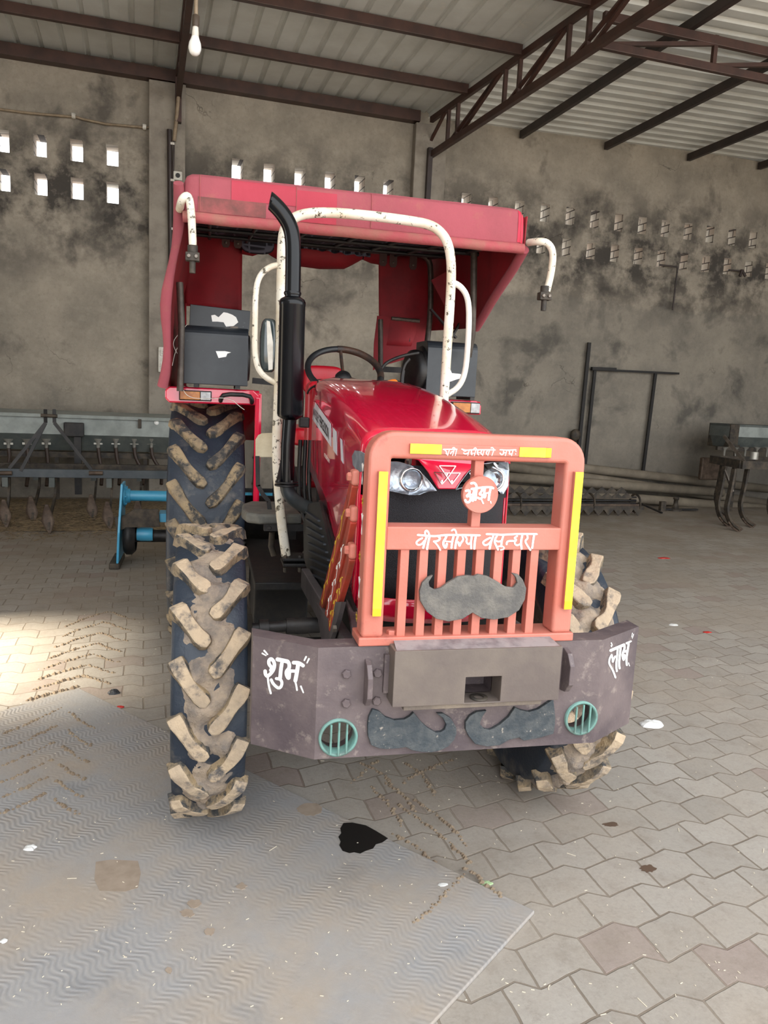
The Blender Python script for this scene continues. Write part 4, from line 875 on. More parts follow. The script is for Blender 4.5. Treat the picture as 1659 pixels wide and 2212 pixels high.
dc = aY(1036, 1068, 1.695); m = MB(); m.lathe([(.0001, -.008), (.0425, -.008), (.044, -.006), (.044, .006), (.0001, .006)], dc, (0, 1, 0), 48, sm=False); disc = m.build('name_disc', PINK, T)
m = MB(); m.hexbolt((.438, 1.725, ZB1+.022), (0, 0, 1), .013, .010); m.build('base_bolt', PINK, T)
# plate with yellow reflectors and lettering at the top
a, b = F(885, 962), F(1188, 986); zc = (a.z+b.z)/2+.001; 
m = MB(); m.box(a.x, b.x, YF-.005, YF+.001, zc-.0115, zc+.0115); m.build('motto_plate', PINK, T, bevel=.0015)
def yel(x0, x1, split, side):
    m = MB(); lo, hi = (x0, x1) if side > 0 else (x1, x0)
    m.box(min(x0, x1), max(x0, x1), YF-.0075, YF-.005, zc-.0115, zc+.0115); m.build('yellow_reflector', YEL, T, bevel=.0008)
yel(a.x, F(952, 975).x, 0, 1); yel(F(1120, 975).x, F(1177, 975).x, 0, 1)
m = MB(); m.box(F(1177, 975).x, b.x, YF-.0075, YF-.005, zc-.0115, zc+.0115); m.build('orange_reflector', ORG, T, bevel=.0008)
for x, ya, yb, yo, sg in (((F(826, 1020).x+F(811, 1325).x)/2, 1017, 1312, 1328, 1), ((F(1246, 1020).x+F(1222, 1310).x)/2, 1018, 1296, 1313, -1)):
    px = 815 if sg > 0 else 1230
    zt2_, zb2_, zo_ = F(px, ya).z, F(px, yb).z, F(px, yo).z
    m = MB(); m.box(x-.011, x+.011, YF-.012, YF+.001, zo_, zt2_); st_ = m.build('reflector_bar', PINK, T, bevel=.002)
    m = MB(); m.box(x-.0105, x+.0105, YF-.0145, YF-.0122, zb2_, zt2_); m.build('yellow_reflector', YEL, st_, bevel=.0008)
    m = MB(); m.box(x-.0105, x+.0105, YF-.0145, YF-.0122, zo_, zb2_); m.build('orange_reflector', ORG, st_, bevel=.0008)
# moustache badge
def c3(x, y): return 740+x/2.9625, 900+y/2.9625
ms = [(580, 1015), (545, 1030), (510, 1065), (493, 1120), (498, 1180), (540, 1250), (600, 1295), (680, 1312), (770, 1295), (833, 1255), (890, 1290), (970, 1300), (1060, 1285), (1130, 1240), (1168, 1170), (1177, 1100), (1155, 1045), (1125, 1010), (1085, 1003), (1110, 1030), (1119, 1065), (1095, 1095), (1045, 1090), (990, 1055), (930, 1022), (870, 1010), (842, 1022), (800, 1017), (740, 1025), (680, 1060), (630, 1098), (590, 1108), (558, 1090), (552, 1060)]
m = MB(); m.poly([aY(*c3(x, y), 1.690) for x, y in ms], (0, .010, 0)); m.build('moustache_badge', MOUS, T, bevel=.0015)
# lettering
def cv1(x, y): return 890+x/5.925, 1130+y/5.925
veer = [([(70, 150), (180, 160), (300, 168), (420, 150), (560, 152), (700, 152), (870, 155)], 26), ([(130, 190), (80, 215), (48, 250), (75, 282), (125, 270), (155, 225)], 24), ([(190, 160), (165, 230), (140, 320)], 28), ([(225, 165), (205, 240), (190, 335)], 28), ([(168, 150), (163, 110), (185, 90), (208, 115), (222, 160)], 24), ([(330, 165), (362, 195), (330, 228), (275, 235)], 26), ([(285, 235), (330, 290), (362, 345)], 22), ([(440, 160), (425, 200), (400, 235), (398, 275), (428, 325), (445, 260)], 30), ([(430, 232), (520, 238)], 24), ([(530, 165), (510, 240), (502, 318)], 28), ([(585, 165), (560, 240), (550, 322)], 28), ([(505, 95), (535, 76), (558, 95), (568, 150)], 22), ([(645, 165), (655, 215), (620, 255), (605, 300), (590, 240)], 26), ([(680, 170), (702, 200), (690, 240), (720, 275), (755, 240)], 24), ([(762, 165), (752, 240), (755, 325)], 26), ([(815, 165), (800, 240), (795, 330)], 28),
        ([(950, 140), (1050, 142), (1150, 150), (1300, 140), (1450, 137), (1600, 140)], 26), ([(1000, 185), (940, 215), (900, 245), (925, 285), (975, 272), (1012, 225)], 24), ([(1040, 160), (1010, 230), (990, 330)], 28), ([(1085, 160), (1062, 200), (1052, 235), (1075, 290), (1100, 340)], 26), ([(1060, 215), (1100, 240), (1150, 222)], 22), ([(1165, 160), (1142, 240), (1140, 300)], 26), ([(1095, 300), (1120, 292), (1172, 300), (1178, 330), (1130, 342)], 18), ([(1208, 272), (1212, 235), (1255, 226), (1310, 226)], 24), ([(1345, 165), (1300, 190), (1340, 210), (1302, 250), (1338, 290), (1390, 262)], 22), ([(1408, 155), (1390, 240), (1400, 330)], 28), ([(1470, 150), (1482, 195), (1440, 225), (1475, 290), (1515, 345)], 24), ([(1560, 150), (1545, 240), (1535, 322)], 26)]
strokes(veer, cv1, lambda x, y: aY(x, y, YF+.001), (0, -1, 0)).build('painted_motto', PAINTW, T)
def cv2(x, y): return 990+x/16.59, 1020+y/16.59
om = [([(460, 600), (700, 565), (950, 535), (1180, 535), (1250, 575)], 80), ([(265, 670), (380, 640), (410, 700), (370, 780), (300, 845)], 85), ([(310, 870), (400, 830), (440, 900), (430, 1010), (360, 1085), (270, 1060), (245, 1000)], 85), ([(410, 800), (530, 790)], 80), ([(565, 620), (530, 800), (512, 1035)], 85), ([(655, 540), (625, 760), (602, 1000)], 88), ([(450, 400), (560, 375), (630, 440), (655, 550)], 85), ([(850, 600), (820, 700), (735, 790), (850, 810), (860, 900), (780, 960), (690, 910)], 80), ([(820, 960), (855, 1050), (890, 1120)], 55), ([(940, 560), (930, 700), (900, 820), (935, 920), (970, 820)], 85), ([(930, 770), (1090, 730)], 80), ([(1155, 560), (1105, 780), (1078, 1000)], 85), ([(1150, 1045), (1168, 1115)], 55), ([(860, 600), (1000, 560)], 60)]
strokes(om, cv2, lambda x, y: aY(x, y, 1.687), (0, -1, 0), .0012).build('painted_word', PAINTW, disc)
def cv3(x, y): return 880+x/5.184, 950+y/5.184
yato = [([(400, 108), (480, 106), (556, 106)], 13), ([(418, 115), (440, 135), (430, 158), (455, 162)], 12), ([(468, 112), (450, 175)], 14), ([(512, 125), (488, 140), (482, 158)], 12), ([(523, 112), (505, 175)], 14), ([(550, 110), (536, 175)], 14), ([(505, 92), (522, 84), (538, 105)], 11), ([(608, 104), (650, 118), (720, 112), (800, 112), (900, 112), (985, 114)], 13), ([(620, 110), (640, 130), (655, 122)], 12), ([(628, 148), (650, 162), (682, 145)], 13), ([(692, 112), (675, 175)], 14), ([(718, 118), (712, 150), (722, 168)], 13), ([(712, 150), (755, 150)], 12), ([(766, 115), (748, 178)], 14), ([(742, 100), (760, 86), (772, 100)], 10), ([(790, 116), (778, 150), (798, 170)], 13), ([(785, 145), (815, 145)], 12), ([(832, 118), (818, 148), (835, 165)], 13), ([(858, 115), (842, 176)], 14), ([(895, 122), (878, 145), (888, 162)], 13), ([(918, 115), (900, 176)], 14), ([(966, 114), (945, 176)], 14), ([(935, 92), (952, 84), (968, 108)], 11), ([(1035, 112), (1120, 116), (1216, 112)], 13), ([(1035, 148), (1055, 172), (1080, 150), (1075, 128)], 13), ([(1070, 148), (1105, 142)], 12), ([(1112, 118), (1095, 178)], 14), ([(1132, 118), (1146, 138), (1135, 160), (1165, 160)], 13), ([(1182, 114), (1165, 178)], 14), ([(1215, 128), (1216, 132)], 15), ([(1211, 158), (1212, 162)], 15)]
strokes(yato, cv3, lambda x, y: aY(x, y, YF-.005), (0, -1, 0), .0008).build('painted_motto', PAINTW, T)
# floral marks on the left side of the bull bar
m = MB(); m2 = MB()
for i, (x, y) in enumerate(((783, 1020), (782, 1128), (776, 1265))):
    c = aX(x, y, X0-.0008); z_ = c.z
    for a in (-.5, 0, .5): m.poly([c+Vector((0, .002, 0)), c+Vector((0, math.sin(a)*.02+.003, math.cos(a)*.022)), c+Vector((0, math.sin(a)*.02-.003, math.cos(a)*.022)), c+Vector((0, -.002, 0))], (-.0004, 0, 0))
    for a in (-.3, .0, .3): m.poly([c+Vector((0, .003, 0)), c+Vector((0, math.sin(a)*.02, -math.cos(a)*.03)), c+Vector((0, -.003, 0))], (-.0004, 0, 0))
m.build('floral_marks', PAINTW, T)
for i, (x, y) in enumerate(((783, 1082), (777, 1202), (770, 1332))):
    c = aX(x, y, X0-.0008)
    for k in range(6):
        a = k*math.pi/3+.3; m2.poly([c+Vector((0, .003*math.cos(a+1.57), .003*math.sin(a+1.57))), c+Vector((0, .013*math.cos(a), .013*math.sin(a))), c+Vector((0, .003*math.cos(a-1.57), .003*math.sin(a-1.57)))], (-.0004, 0, 0))
m2.build('floral_marks', YEL2, T)
# ---- painted flat braces from the bull bar down to the rails
XB = X0-.011
for i, (top, mid, bot) in enumerate((((766, 1030), (757, 1085), (696, 1318)), ((763, 1108), (753, 1165), (712, 1335)), ((760, 1188), (750, 1240), (722, 1352)))):
    pt_ = [aX(*p, XB) for p in (top, mid, bot)]; xb = XB+.000+.008*i
    P = [Vector((XB, pt_[0].y, pt_[0].z)), Vector((XB, pt_[1].y, pt_[1].z)), Vector((XB-.004*i, pt_[2].y, pt_[2].z))]
    m = MB(); m.bar(P[0]+Vector((0, 0, -.012)), P[1], .017, .036, (0, 1, 0)); m.bar(P[1]+(P[0]-P[1])*.1, P[2], .017, .038, (0, 1, 0)); br_ = m.build('side_brace', BRACE, T, bevel=.003)
    m = MB(); m.bar(P[0]+Vector((0, 0, .018)), P[0]+Vector((0, 0, -.020)), .0185, .0375, (0, 1, 0)); m.build('brace_lug', PINK, br_, bevel=.007, seg=4)
    m = MB(); m.hexbolt(P[0]+Vector((-.009, 0, 0)), (-1, 0, 0), .0115, .010); m.build('brace_bolt', PINK, br_)
    m = MB(); d_ = (P[2]-P[1]); L_ = d_.length; d_.normalize(); s_ = Vector((0, -d_.z, d_.y))
    pp = [P[1]+d_*(L_*(.06+.84*k/24))+s_*(.007*math.sin(k*1.05))+Vector((-.0092, 0, 0)) for k in range(25)]
    for a_, b_ in zip(pp, pp[1:]): m.bar(a_, b_, .003, .0006, (1, 0, 0))
    for k in range(2, 24, 3):
        c = pp[k]; sg = 1 if math.sin(k*1.05) > 0 else -1; m.poly([c, c+s_*.010*sg+d_*.006, c+s_*.008*sg+d_*.02, c+d_*.012], (-.0004, 0, 0))
    m.build('vine_pattern', PAINTW if i == 1 else YEL2, br_)
m = MB(); q = aX(728, 1358, XB-.012); m.hexbolt(q+Vector((-.002, 0, 0)), (-1, 0, 0), .010, .01); m.build('lower_brace_bolt', STEEL, T)
m = MB(); m.poly([aX(x, y, .345) for x, y in ((692, 1302), (696, 1345), (704, 1385), (722, 1385), (738, 1340), (748, 1300), (735, 1300), (722, 1345))], (-.012, 0, 0)); m.build('brace_foot', RAIL, T)
# platform and boxes added low between the wheels to darken the ground there
for x0, x1 in ((.205, .50), (.74, 1.03)):
    m = MB(); m.box(x0, x1, 3.2, 4.15, .60, .635); m.build('shade_platform', DARK, T, bevel=.005)
    m = MB(); m.box(x0+.02, x1-.02, 3.55, 4.0, .34, .60); m.build('shade_box', DARK, T, bevel=.01)
for x in (.30, .94): m = MB(); m.bar((x, 4.6, .5), (x+(.05 if x < .6 else -.05), 5.95, .42), .04, .07); m.build('lower_link', DARK, T)
m = MB(); m.bar((.62, 4.9, .95), (.62, 5.97, .78), .04, .04); m.build('top_link', DARK, T)
# ---- bonnet
def hw(Y):   # half width
    t = (Y-1.95)/(3.12-1.95); return .214-.004*t
def ztop(Y): t = max(0, min(1, (Y-1.95)/1.2)); return 1.332+.172*(1-(1-t)**1.7)
def zcr(Y): t = max(0, min(1, (Y-1.95)/1.2)); return 1.262+.170*(1-(1-t)**1.5)
def zlow(Y):
    ks = [(1.9, .83), (2.03, .83), (2.15, .86), (2.45, .93), (2.6, 1.02), (2.95, 1.10), (3.2, 1.15)]
    for (a, b), (c, d) in zip(ks, ks[1:]):
        if a <= Y <= c: return b+(d-b)*(Y-a)/(c-a)
    return ks[-1][1]
def nose(x):  # how far the front surface is set back towards the sides
    a = abs(x-XC)/.214; return 1.945+.075*a**2.2
NS = 30
def sect(Y):
    w = hw(Y); zt_, zc_, zl_ = ztop(Y), zcr(Y), zlow(Y); P = []
    for i in range(5): P.append((-w-.0, zl_+(zc_-.05-zl_)*i/5))
    P.append((-w+.0005, zc_-.05)); P.append((-w+.003, zc_-.02))
    for i in range(17):
        a = math.pi*(1-i/16); ca, sa = math.cos(a), math.sin(a)
        P.append(((abs(ca)**.33)*(1 if ca > 0 else -1)*(w-.006), zc_+(zt_-zc_)*(sa**.6 if sa > 0 else 0)))
    P.append((w-.003, zc_-.02)); P.append((w-.0005, zc_-.05))
    for i in range(5): P.append((w, zl_+(zc_-.05-zl_)*(4-i)/5))
    return P
Ys = [2.03+(3.12-2.03)*i/22 for i in range(23)]
m = MB(); secs = [[Vector((XC+x, Y, z)) for x, z in sect(Y)] for Y in Ys]
# the front-most rows wrap in towards the nose
front = []
for k, tt in enumerate((1.0, .6, .3)):
    pass
n_ = len(secs[0]); vs_ = sum(secs, []); fs = [(j*n_+i, j*n_+i+1, (j+1)*n_+i+1, (j+1)*n_+i) for j in range(len(secs)-1) for i in range(n_-1)]
m.add(vs_, fs, True); bon = m.build('bonnet', RED, T, solid=.004)
# nose cap: top surface from section Y=2.03 forward, dropping to the headlights line
m = MB()
def nosefn(a, b):
    ang = math.pi*(1-a); ca, sa = math.cos(ang), math.sin(ang); Y = 2.03; w = hw(Y)
    x = (abs(ca)**.33)*(1 if ca > 0 else -1)*(w-.006); z0_ = zcr(Y)+(ztop(Y)-zcr(Y))*(sa**.6 if sa > 0 else 0)
    yf = nose(XC+x); zf_ = 1.275+.035*(1-(abs(x)/w)**2); e = b
    y = 2.03+(yf-2.03)*math.sin(e*math.pi/2); z = min(z0_, z0_+(zf_-z0_)*(1-math.cos(e*math.pi/2)))
    return Vector((XC+x, y, z))
m.grid(nosefn, 32, 8); m.build('nose_cap', RED, T, solid=.003)
# grille panel, curved
m = MB()
def gp(a, b, z0_, z1_, off=0, w=.205): x = (a-.5)*2*w; return Vector((XC+x, nose(XC+x)+off, z0_+(z1_-z0_)*b))
m.grid(lambda a, b: gp(a, b, .905, 1.27, .012), 24, 6); gr = m.build('grille', GRIL, T, solid=.004)
m = MB(); m.grid(lambda a, b: gp(a, b, .84, .905, .002, .21), 24, 3); m.build('lower_nose_panel', RED, T, solid=.006)
for s_ in (-1, 1):
    m = MB(); m.grid(lambda a, b: Vector((XC+s_*(.200+.014*a), nose(XC+s_*.205)+.004+.03*a, .84+(1.18-.84)*b)), 3, 6); m.build('nose_edge', RED, T, solid=.004)
# red V panel with the badge
def npt(px, py, off=0): # project on the nose surface
    d = ray(px, py); Y = 1.96
    for _ in range(6):
        p = CAM+d*(Y/d.y); Y = nose(p.x)-off
    return CAM+d*(Y/d.y)
V_ = [(870, 985), (905, 995), (925, 1020), (947, 1057), (984, 1057), (1003, 1028), (1025, 1005), (1070, 990), (1080, 970), (960, 955), (862, 965)]
m = MB(); m.poly([npt(x, y, .010) for x, y in V_], (0, .014, 0)); m.build('nose_badge_panel', RED, T, bevel=.003)
def c8(x, y): return 900+x/8.295, 980+y/8.295
bad = [([(405, 215), (700, 220)], 20), ([(405, 215), (540, 410)], 20), ([(700, 220), (570, 410), (455, 545)], 20), ([(310, 330), (500, 345)], 18), ([(600, 345), (780, 345)], 18), ([(310, 330), (450, 545)], 20), ([(780, 345), (630, 545)], 20), ([(540, 410), (630, 545)], 22), ([(500, 345), (600, 345)], 20), ([(545, 360), (545, 390)], 40), ([(455, 470), (455, 520)], 44), ([(630, 475), (630, 520)], 44)]
def strokes3(data, conv, proj, nrm, th):
    mb = MB()
    for pts, w in data:
        for a, b in zip(pts, pts[1:]):
            a_, b_ = proj(*conv(*a)), proj(*conv(*b)); mb.bar(a_, b_, w*.000107, th, nrm)
    return mb
strokes3(bad, c8, lambda x, y: npt(x, y, .0115), Vector((0, -1, 0)), .003).build('badge', CHR, T)
# headlights
hl = [(838, 998), (862, 998), (885, 1004), (905, 1016), (925, 1038), (943, 1060), (925, 1061), (905, 1068), (884, 1069), (845, 1061), (828, 1058)]
hr = [(983, 1058), (995, 1040), (1010, 1020), (1034, 1003), (1065, 999), (1096, 998), (1098, 1015), (1096, 1050), (1086, 1066), (1074, 1066), (1062, 1058)]
for q, rc, rr in ((hl, (888, 1036), .028), (hr, (1067, 1036), .027)):
    P = [npt(x, y, .004) for x, y in q]
    m = MB(); m.poly(P, (0, .03, 0)); hd = m.build('headlight', LMET, T, bevel=.003)
    c = npt(*rc, .006); ctr = sum(P, Vector())/len(P)
    m = MB(); m.lathe([(.0002, .012), (.012, .009), (rr*.8, .0), (rr, -.006), (rr+.003, -.004), (rr+.003, .004)], c, (0, 1, 0), 32); m.build('reflector_bowl', CHR, hd)
    m = MB(); m.lathe([(.0002, -.014), (.012, -.013), (rr*.7, -.009), (rr, -.001)], c, (0, 1, 0), 32); m.build('round_lens', GLASS, hd)
    m = MB(); vs_ = [Vector((c.x, c.y-.016, c.z))]+[p+Vector((0, -.006, 0)) for p in P]; n_ = len(P); m.add(vs_, [(0, 1+i, 1+(i+1) % n_) for i in range(n_)], True); m.build('lens', GLASS, hd, solid=.0015)
    e = 0
# side wrap of the left headlight
q = [(762, 985), (768, 973), (782, 975), (790, 980), (790, 1018), (775, 1020), (764, 1005)]
m = MB(); m.poly([aX(x, y, XC-hw(2.1)-.001) for x, y in q], (-.003, 0, 0)); hs = m.build('headlight_side', mat('smoked_lens', (120, 126, 136), (150, 156, 166), 30, .12), T, bevel=.001)
# decals on the left side of the bonnet
XS = lambda Y: XC-hw(Y)-.0035
def sp(x, y, off=0):
    X = XC-.21
    for _ in range(5): p = aX(x, y, X); X = XC-hw(p.y)-.0026-off
    return aX(x, y, X)
m = MB(); m.poly([sp(*p) for p in ((681, 869), (715, 916), (715, 965), (675, 905))], (-.0006, 0, 0)); dc_ = m.build('name_decal', DECAL, T)
for q in (((719, 923), (727, 932), (728, 984), (720, 972)), ((735, 946), (739.5, 951), (742, 1002), (737, 994))):
    m = MB(); m.poly([sp(*p) for p in q], (-.0006, 0, 0)); m.build('stripe_decal', DECAL, T)
def text_on(body, name, mt, parent, A_, Bx, Hgt, thick=.0004, shear=0, bold=.0):
    cu = bpy.data.curves.new('txt', 'FONT'); cu.body = body; cu.size = 1; cu.offset = bold; cu.shear = shear
    to = bpy.data.objects.new('txt', cu); SC.objects.link(to); bpy.context.view_layer.update()
    me = bpy.data.meshes.new_from_object(to.evaluated_get(bpy.context.evaluated_depsgraph_get())); bpy.data.objects.remove(to)
    xs = [v.co.x for v in me.vertices]; ys = [v.co.y for v in me.vertices]; w, h = max(xs)-min(xs), .72
    org = Vector(parent['_org']); x0 = min(xs)
    for v in me.vertices: v.co = Vector(A_)+Vector(Bx)*((v.co.x-x0)/w)+Vector(Hgt)*(v.co.y/h)-org
    me.materials.clear(); me.materials.append(mt); o = bpy.data.objects.new(name, me); SC.objects.link(o); o.parent = parent; o['_org'] = tuple(org); return o
a0, a1 = sp(676.5, 897, .002), sp(710, 949, .002); up_ = sp(708, 915, .002)-sp(709, 945, .002)
text_on('MASSEY', 'lettering', mat('decal_grey', (96, 96, 104), rough=.4), dc_, a0, (a1-a0)*.42, up_*.8, bold=.01)
text_on('FERGUSON', 'lettering', DECALK, dc_, a0+(a1-a0)*.45, (a1-a0)*.55, up_*.85, bold=.02)
b0, b1 = sp(700, 985, .001), sp(712, 1002, .001); text_on('mahan', 'lettering', PAINTW, bon, b0, b1-b0, sp(701, 975, .001)-sp(701, 988, .001), shear=.4)
# black side panel with slats under the bonnet
sidep = [(666, 1088), (690, 1083), (702, 1140), (716, 1200), (735, 1300), (716, 1290), (688, 1262), (668, 1246), (656, 1205), (655, 1130)]
m = MB(); m.poly([aX(x, y, .385) for x, y in sidep], (.01, 0, 0)); sd_ = m.build('side_grille', BLKM, T)
for k in range(9):
    y = 1105+k*17; a_, b_ = aX(662+k*1.5, y, .382), aX(690+k*4.2, y+20, .382)
    m = MB(); m.bar(a_, b_, .006, .012, (1, 0, 0)); m.build('slat', mat('slat_%d' % k, (40, 46, 54), rough=.45), sd_)
m = MB(); q = [aX(x, y, .395) for x, y in ((688, 1080), (697, 1100), (770, 1340), (740, 1310), (712, 1200))]; m.poly(q, (.01, 0, 0)); m.build('side_lower_cover', BLKM, T)
m = MB(); m.box(.44, .80, 3.08, 3.11, .9, 1.44); m.build('firewall', DARK, T)
m = MB(); m.box(.43, .81, 2.06, 2.10, .62, 1.25); m.build('radiator', DARK, T)
# ---- exhaust
YE = 2.95
ep = lambda x, y: aY(x, y, YE)
c0, c1 = ep(632, 643), ep(626, 903); ax = (c0-c1).normalized(); Lq = (c0-c1).length; rm = .0485
m = MB(); m.lathe([(.024, -.008), (rm-.012, 0), (rm-.003, .006), (rm, .016), (rm, Lq-.03), (rm+.001, Lq-.028), (rm+.001, Lq-.016), (rm-.004, Lq-.006), (rm-.014, Lq), (.028, Lq+.004)], c1, ax, 40); m.build('muffler', BLKP, T)
st = [ep(632, 648), ep(633.5, 560), ep(633, 520), ep(628, 490), ep(612, 462), ep(592, 440), ep(572, 424)]
P = smooth_path(st, 2); m = MB(); m.tube(P, .0275, 24, cap=False); stk = m.build('stack_pipe', BLKP, T, solid=.003)
# bevel cut of the outlet
cm = MB(); tip = ep(575, 428); dr = (P[-1]-P[-4]).normalized(); nn = Vector((-1, 0, .18)).normalized(); 
q0 = ep(580, 448)
cm.v = []; a_ = nn.cross(Vector((0, 1, 0))).normalized(); b_ = Vector((0, 1, 0))
cm.add([q0+nn*h_+a_*x+b_*y for h_ in (0, .2) for x, y in ((-.2, -.2), (.2, -.2), (.2, .2), (-.2, .2))], [(3, 2, 1, 0), (4, 5, 6, 7), (0, 1, 5, 4), (1, 2, 6, 5), (2, 3, 7, 6), (3, 0, 4, 7)])
cut(stk, cm)
for p in stk.data.polygons: p.use_smooth = True
m = MB(); m.lathe([(.031, -.006), (.033, 0), (.031, .006)], ep(632, 634), ax, 24); m.build('pipe_collar', BLKP, T)
m = MB(); m.tube([ep(626, 905), ep(622, 960), ep(620, 1042)], [.026, .026, .027], 24); m.build('lower_pipe', BLKP, T)
fl0 = ep(619, 1045); m = MB(); m.lathe([(.02, -.008), (.046, -.008), (.046, -.002), (.02, -.002), (.02, .004), (.044, .004), (.044, .009), (.02, .009)], fl0, ax, 28); fg = m.build('pipe_flange', BLKM, T)
for k in range(4):
    a = .5+k*math.pi/2; m = MB(); m.hexbolt(fl0+Vector((.036*math.cos(a), .036*math.sin(a), .009)), (0, 0, 1), .006, .008); m.build('flange_bolt', BLKM, fg)
for a in (.3, 2.0, 3.5, 5.0):
    d_ = Vector((math.cos(a), math.sin(a), 0)); m = MB(); m.poly([fl0+d_*.026+Vector((0, 0, .09)), fl0+d_*.043+Vector((0, 0, .009)), fl0+d_*.02+Vector((0, 0, .009))], d_.cross(Vector((0, 0, 1)))*.004); m.build('flange_gusset', BLKM, fg)
m = MB(); m.tube(smooth_path([fl0, fl0+Vector((.005, 0, -.03)), ep(630, 1075)+Vector((0, 0, 0)), ep(650, 1092)+Vector((0, .02, 0)), ep(680, 1110)+Vector((.03, .04, 0))], 2), .027, 20); m.build('exhaust_elbow', mat('elbow_grey', (50, 56, 60), (70, 72, 72), 14, .5, .2), T)
# ---- white windshield frame
YW = 3.13; wp = lambda x, y: aY(x, y, YW)
tp_ = [(618, 1200), (608, 1130), (600, 1040), (597, 960), (601, 880), (604, 780), (607, 660), (609, 540), (612, 500), (625, 475), (660, 460), (720, 459), (800, 466), (880, 476), (930, 485), (955, 503), (970, 530), (976, 580), (972, 660), (966, 750), (958, 880), (950, 1010)]
m = MB(); P = [wp(*p) for p in tp_]; P[0].y += .0; m.tube(smooth_path(P, 2), .0195, 20); wf = m.build('windshield_frame', WHTC, T)
m = MB(); m.tube(smooth_path([wp(*p) for p in ((604, 572), (585, 575), (562, 592), (552, 625), (551, 700), (550, 760), (556, 795), (572, 815), (600, 830))], 2), .0115, 14); m.build('side_hoop', WHTC, wf)
m = MB(); m.tube(smooth_path([wp(*p) for p in ((974, 608), (995, 618), (1010, 640), (1014, 680), (1010, 760), (1004, 810), (990, 838), (965, 853))], 2), .0125, 14); m.build('side_hoop', WHT, wf)
m = MB(); c = wp(630, 1200); m.box(c.x-.04, c.x+.07, YW-.06, YW+.06, c.z-.012, c.z); m.box(c.x-.04, c.x+.07, YW-.06, YW+.06, c.z-.035, c.z-.022); m.build('frame_foot', BLKM, wf, bevel=.003)
for dx, dy in ((-.03, -.045), (.03, -.045), (.06, .045)): m = MB(); m.hexbolt(c+Vector((dx, dy, -.04)), (0, 0, -1), .008, .02); m.hexbolt(c+Vector((dx, dy, 0)), (0, 0, 1), .009, .01); m.build('foot_bolt', IRON, wf)
# mirror
m = MB(); c = wp(581, 746); hz = .105
def mf(a, b):
    th = 2*math.pi*a; ph = math.pi*(b-.5); ex = lambda t, p_: (1 if t > 0 else -1)*abs(t)**p_
    return Vector((c.x+.036*ex(math.cos(th), .7)*math.cos(ph)**.5, c.y+.02+.03*ex(math.sin(th), .7)*math.cos(ph)**.5, c.z+hz*ex(math.sin(ph), .8)))
m.grid(mf, 24, 16); mr_ = m.build('wing_mirror', mat('mirror_shell', (46, 56, 58), (60, 70, 72), 8, .15, coat=.5), T)
m = MB(); q = [(576, 692), (583, 694), (590, 740), (589, 798), (580, 800), (577, 750)]; m.poly([aY(x, y, YW-.012) for x, y in q], (0, .004, 0)); m.build('mirror_reflection', PLAS, mr_, bevel=.001)  # white arch reflection on the shell, painted as a pale strip
m = MB(); m.cyl(wp(598, 700), wp(612, 700), .008, n=8); m.cyl(wp(598, 790), wp(612, 790), .008, n=8); m.build('mirror_arm', BLKM, mr_)
# ---- fenders, lamps
for s_ in (-1, 1):
    xw = 0.0 if s_ < 0 else 1.24
    xo, xi = xw+s_*.205, xw-s_*.257     # outer, inner edges
    m = MB()
    def ff(a, b):
        ang = math.radians(108-150*a)    # from the front lip over the top to the back
        r_ = .79; y = 4.53-r_*math.sin(math.radians(-40+0))*0; 
        y = 4.53+r_*math.sin(math.radians(-50+105*a)); z = .69+r_*math.cos(math.radians(-50+105*a))*1.0-.02
        z = min(z, 1.425); return Vector((xo+(xi-xo)*b, max(y, 4.0), z if y > 4.0 else z))
    ys = [4.0, 4.1, 4.3, 4.6, 4.85, 5.05, 5.2]; zs_ = [1.425, 1.43, 1.435, 1.435, 1.40, 1.28, 1.1]
    m.add([(x, y, z) for y, z in zip(ys, zs_) for x in (xo, xi)], [(2*i, 2*i+1, 2*i+3, 2*i+2) for i in range(6)], True)
    fe = m.build('rear_fender', RED, T, solid=.008)
    m = MB(); lo, hi = min(xo, xi), max(xo, xi)
    q = [(lo+.02, 1.355), (lo+.0, 1.375), (lo-.0, 1.415), (lo+.02, 1.435), (hi-.03, 1.435), (hi, 1.41), (hi, 1.36)]
    m.poly([(x, 3.975, z) for x, z in q], (0, .03, 0)); m.build('fender_front_lip', RED, fe, bevel=.008, seg=3)
    m = MB(); x_ = xi; m.poly([(x_-.012, 3.98, 1.42), (x_-.012, 3.98, 1.2), (x_-.012, 4.02, .80), (x_-.012, 4.25, .75), (x_-.012, 5.2, .9), (x_-.012, 5.15, 1.2), (x_-.012, 4.85, 1.42)], (.024, 0, 0)); m.build('fender_inner_panel', RED, fe, bevel=.006)
    m = MB(); m.box(x_-.022 if s_ < 0 else x_-.005, x_+.005 if s_ < 0 else x_+.022, 3.97, 4.0, .85, 1.40); m.build('fender_flange', RED, fe, bevel=.006)
    if s_ < 0: l0, l1 = aY(387, 842, 3.97), aY(457, 867, 3.97)
    else: l0, l1 = Vector((1.30-.03, 3.97, 1.425)), Vector((1.30+.13, 3.97, 1.365))
    m = MB(); m.box(l0.x, l1.x, 3.955, 3.976, l1.z, l0.z); la = m.build('indicator_lamp', BLKM, fe, bevel=.003)
    w_ = l1.x-l0.x; m = MB(); m.box(l0.x+.005, l0.x+w_*.64, 3.945, 3.956, l1.z+.005, l0.z-.005); m.build('amber_lens', AMB, la, bevel=.002)
    m = MB(); m.box(l0.x+w_*.66, l1.x-.005, 3.945, 3.956, l1.z+.005, l0.z-.005); m.build('clear_lens', CLR, la, bevel=.002)
a_, b_ = aY(477, 862, 3.93), aY(545, 866, 3.93)
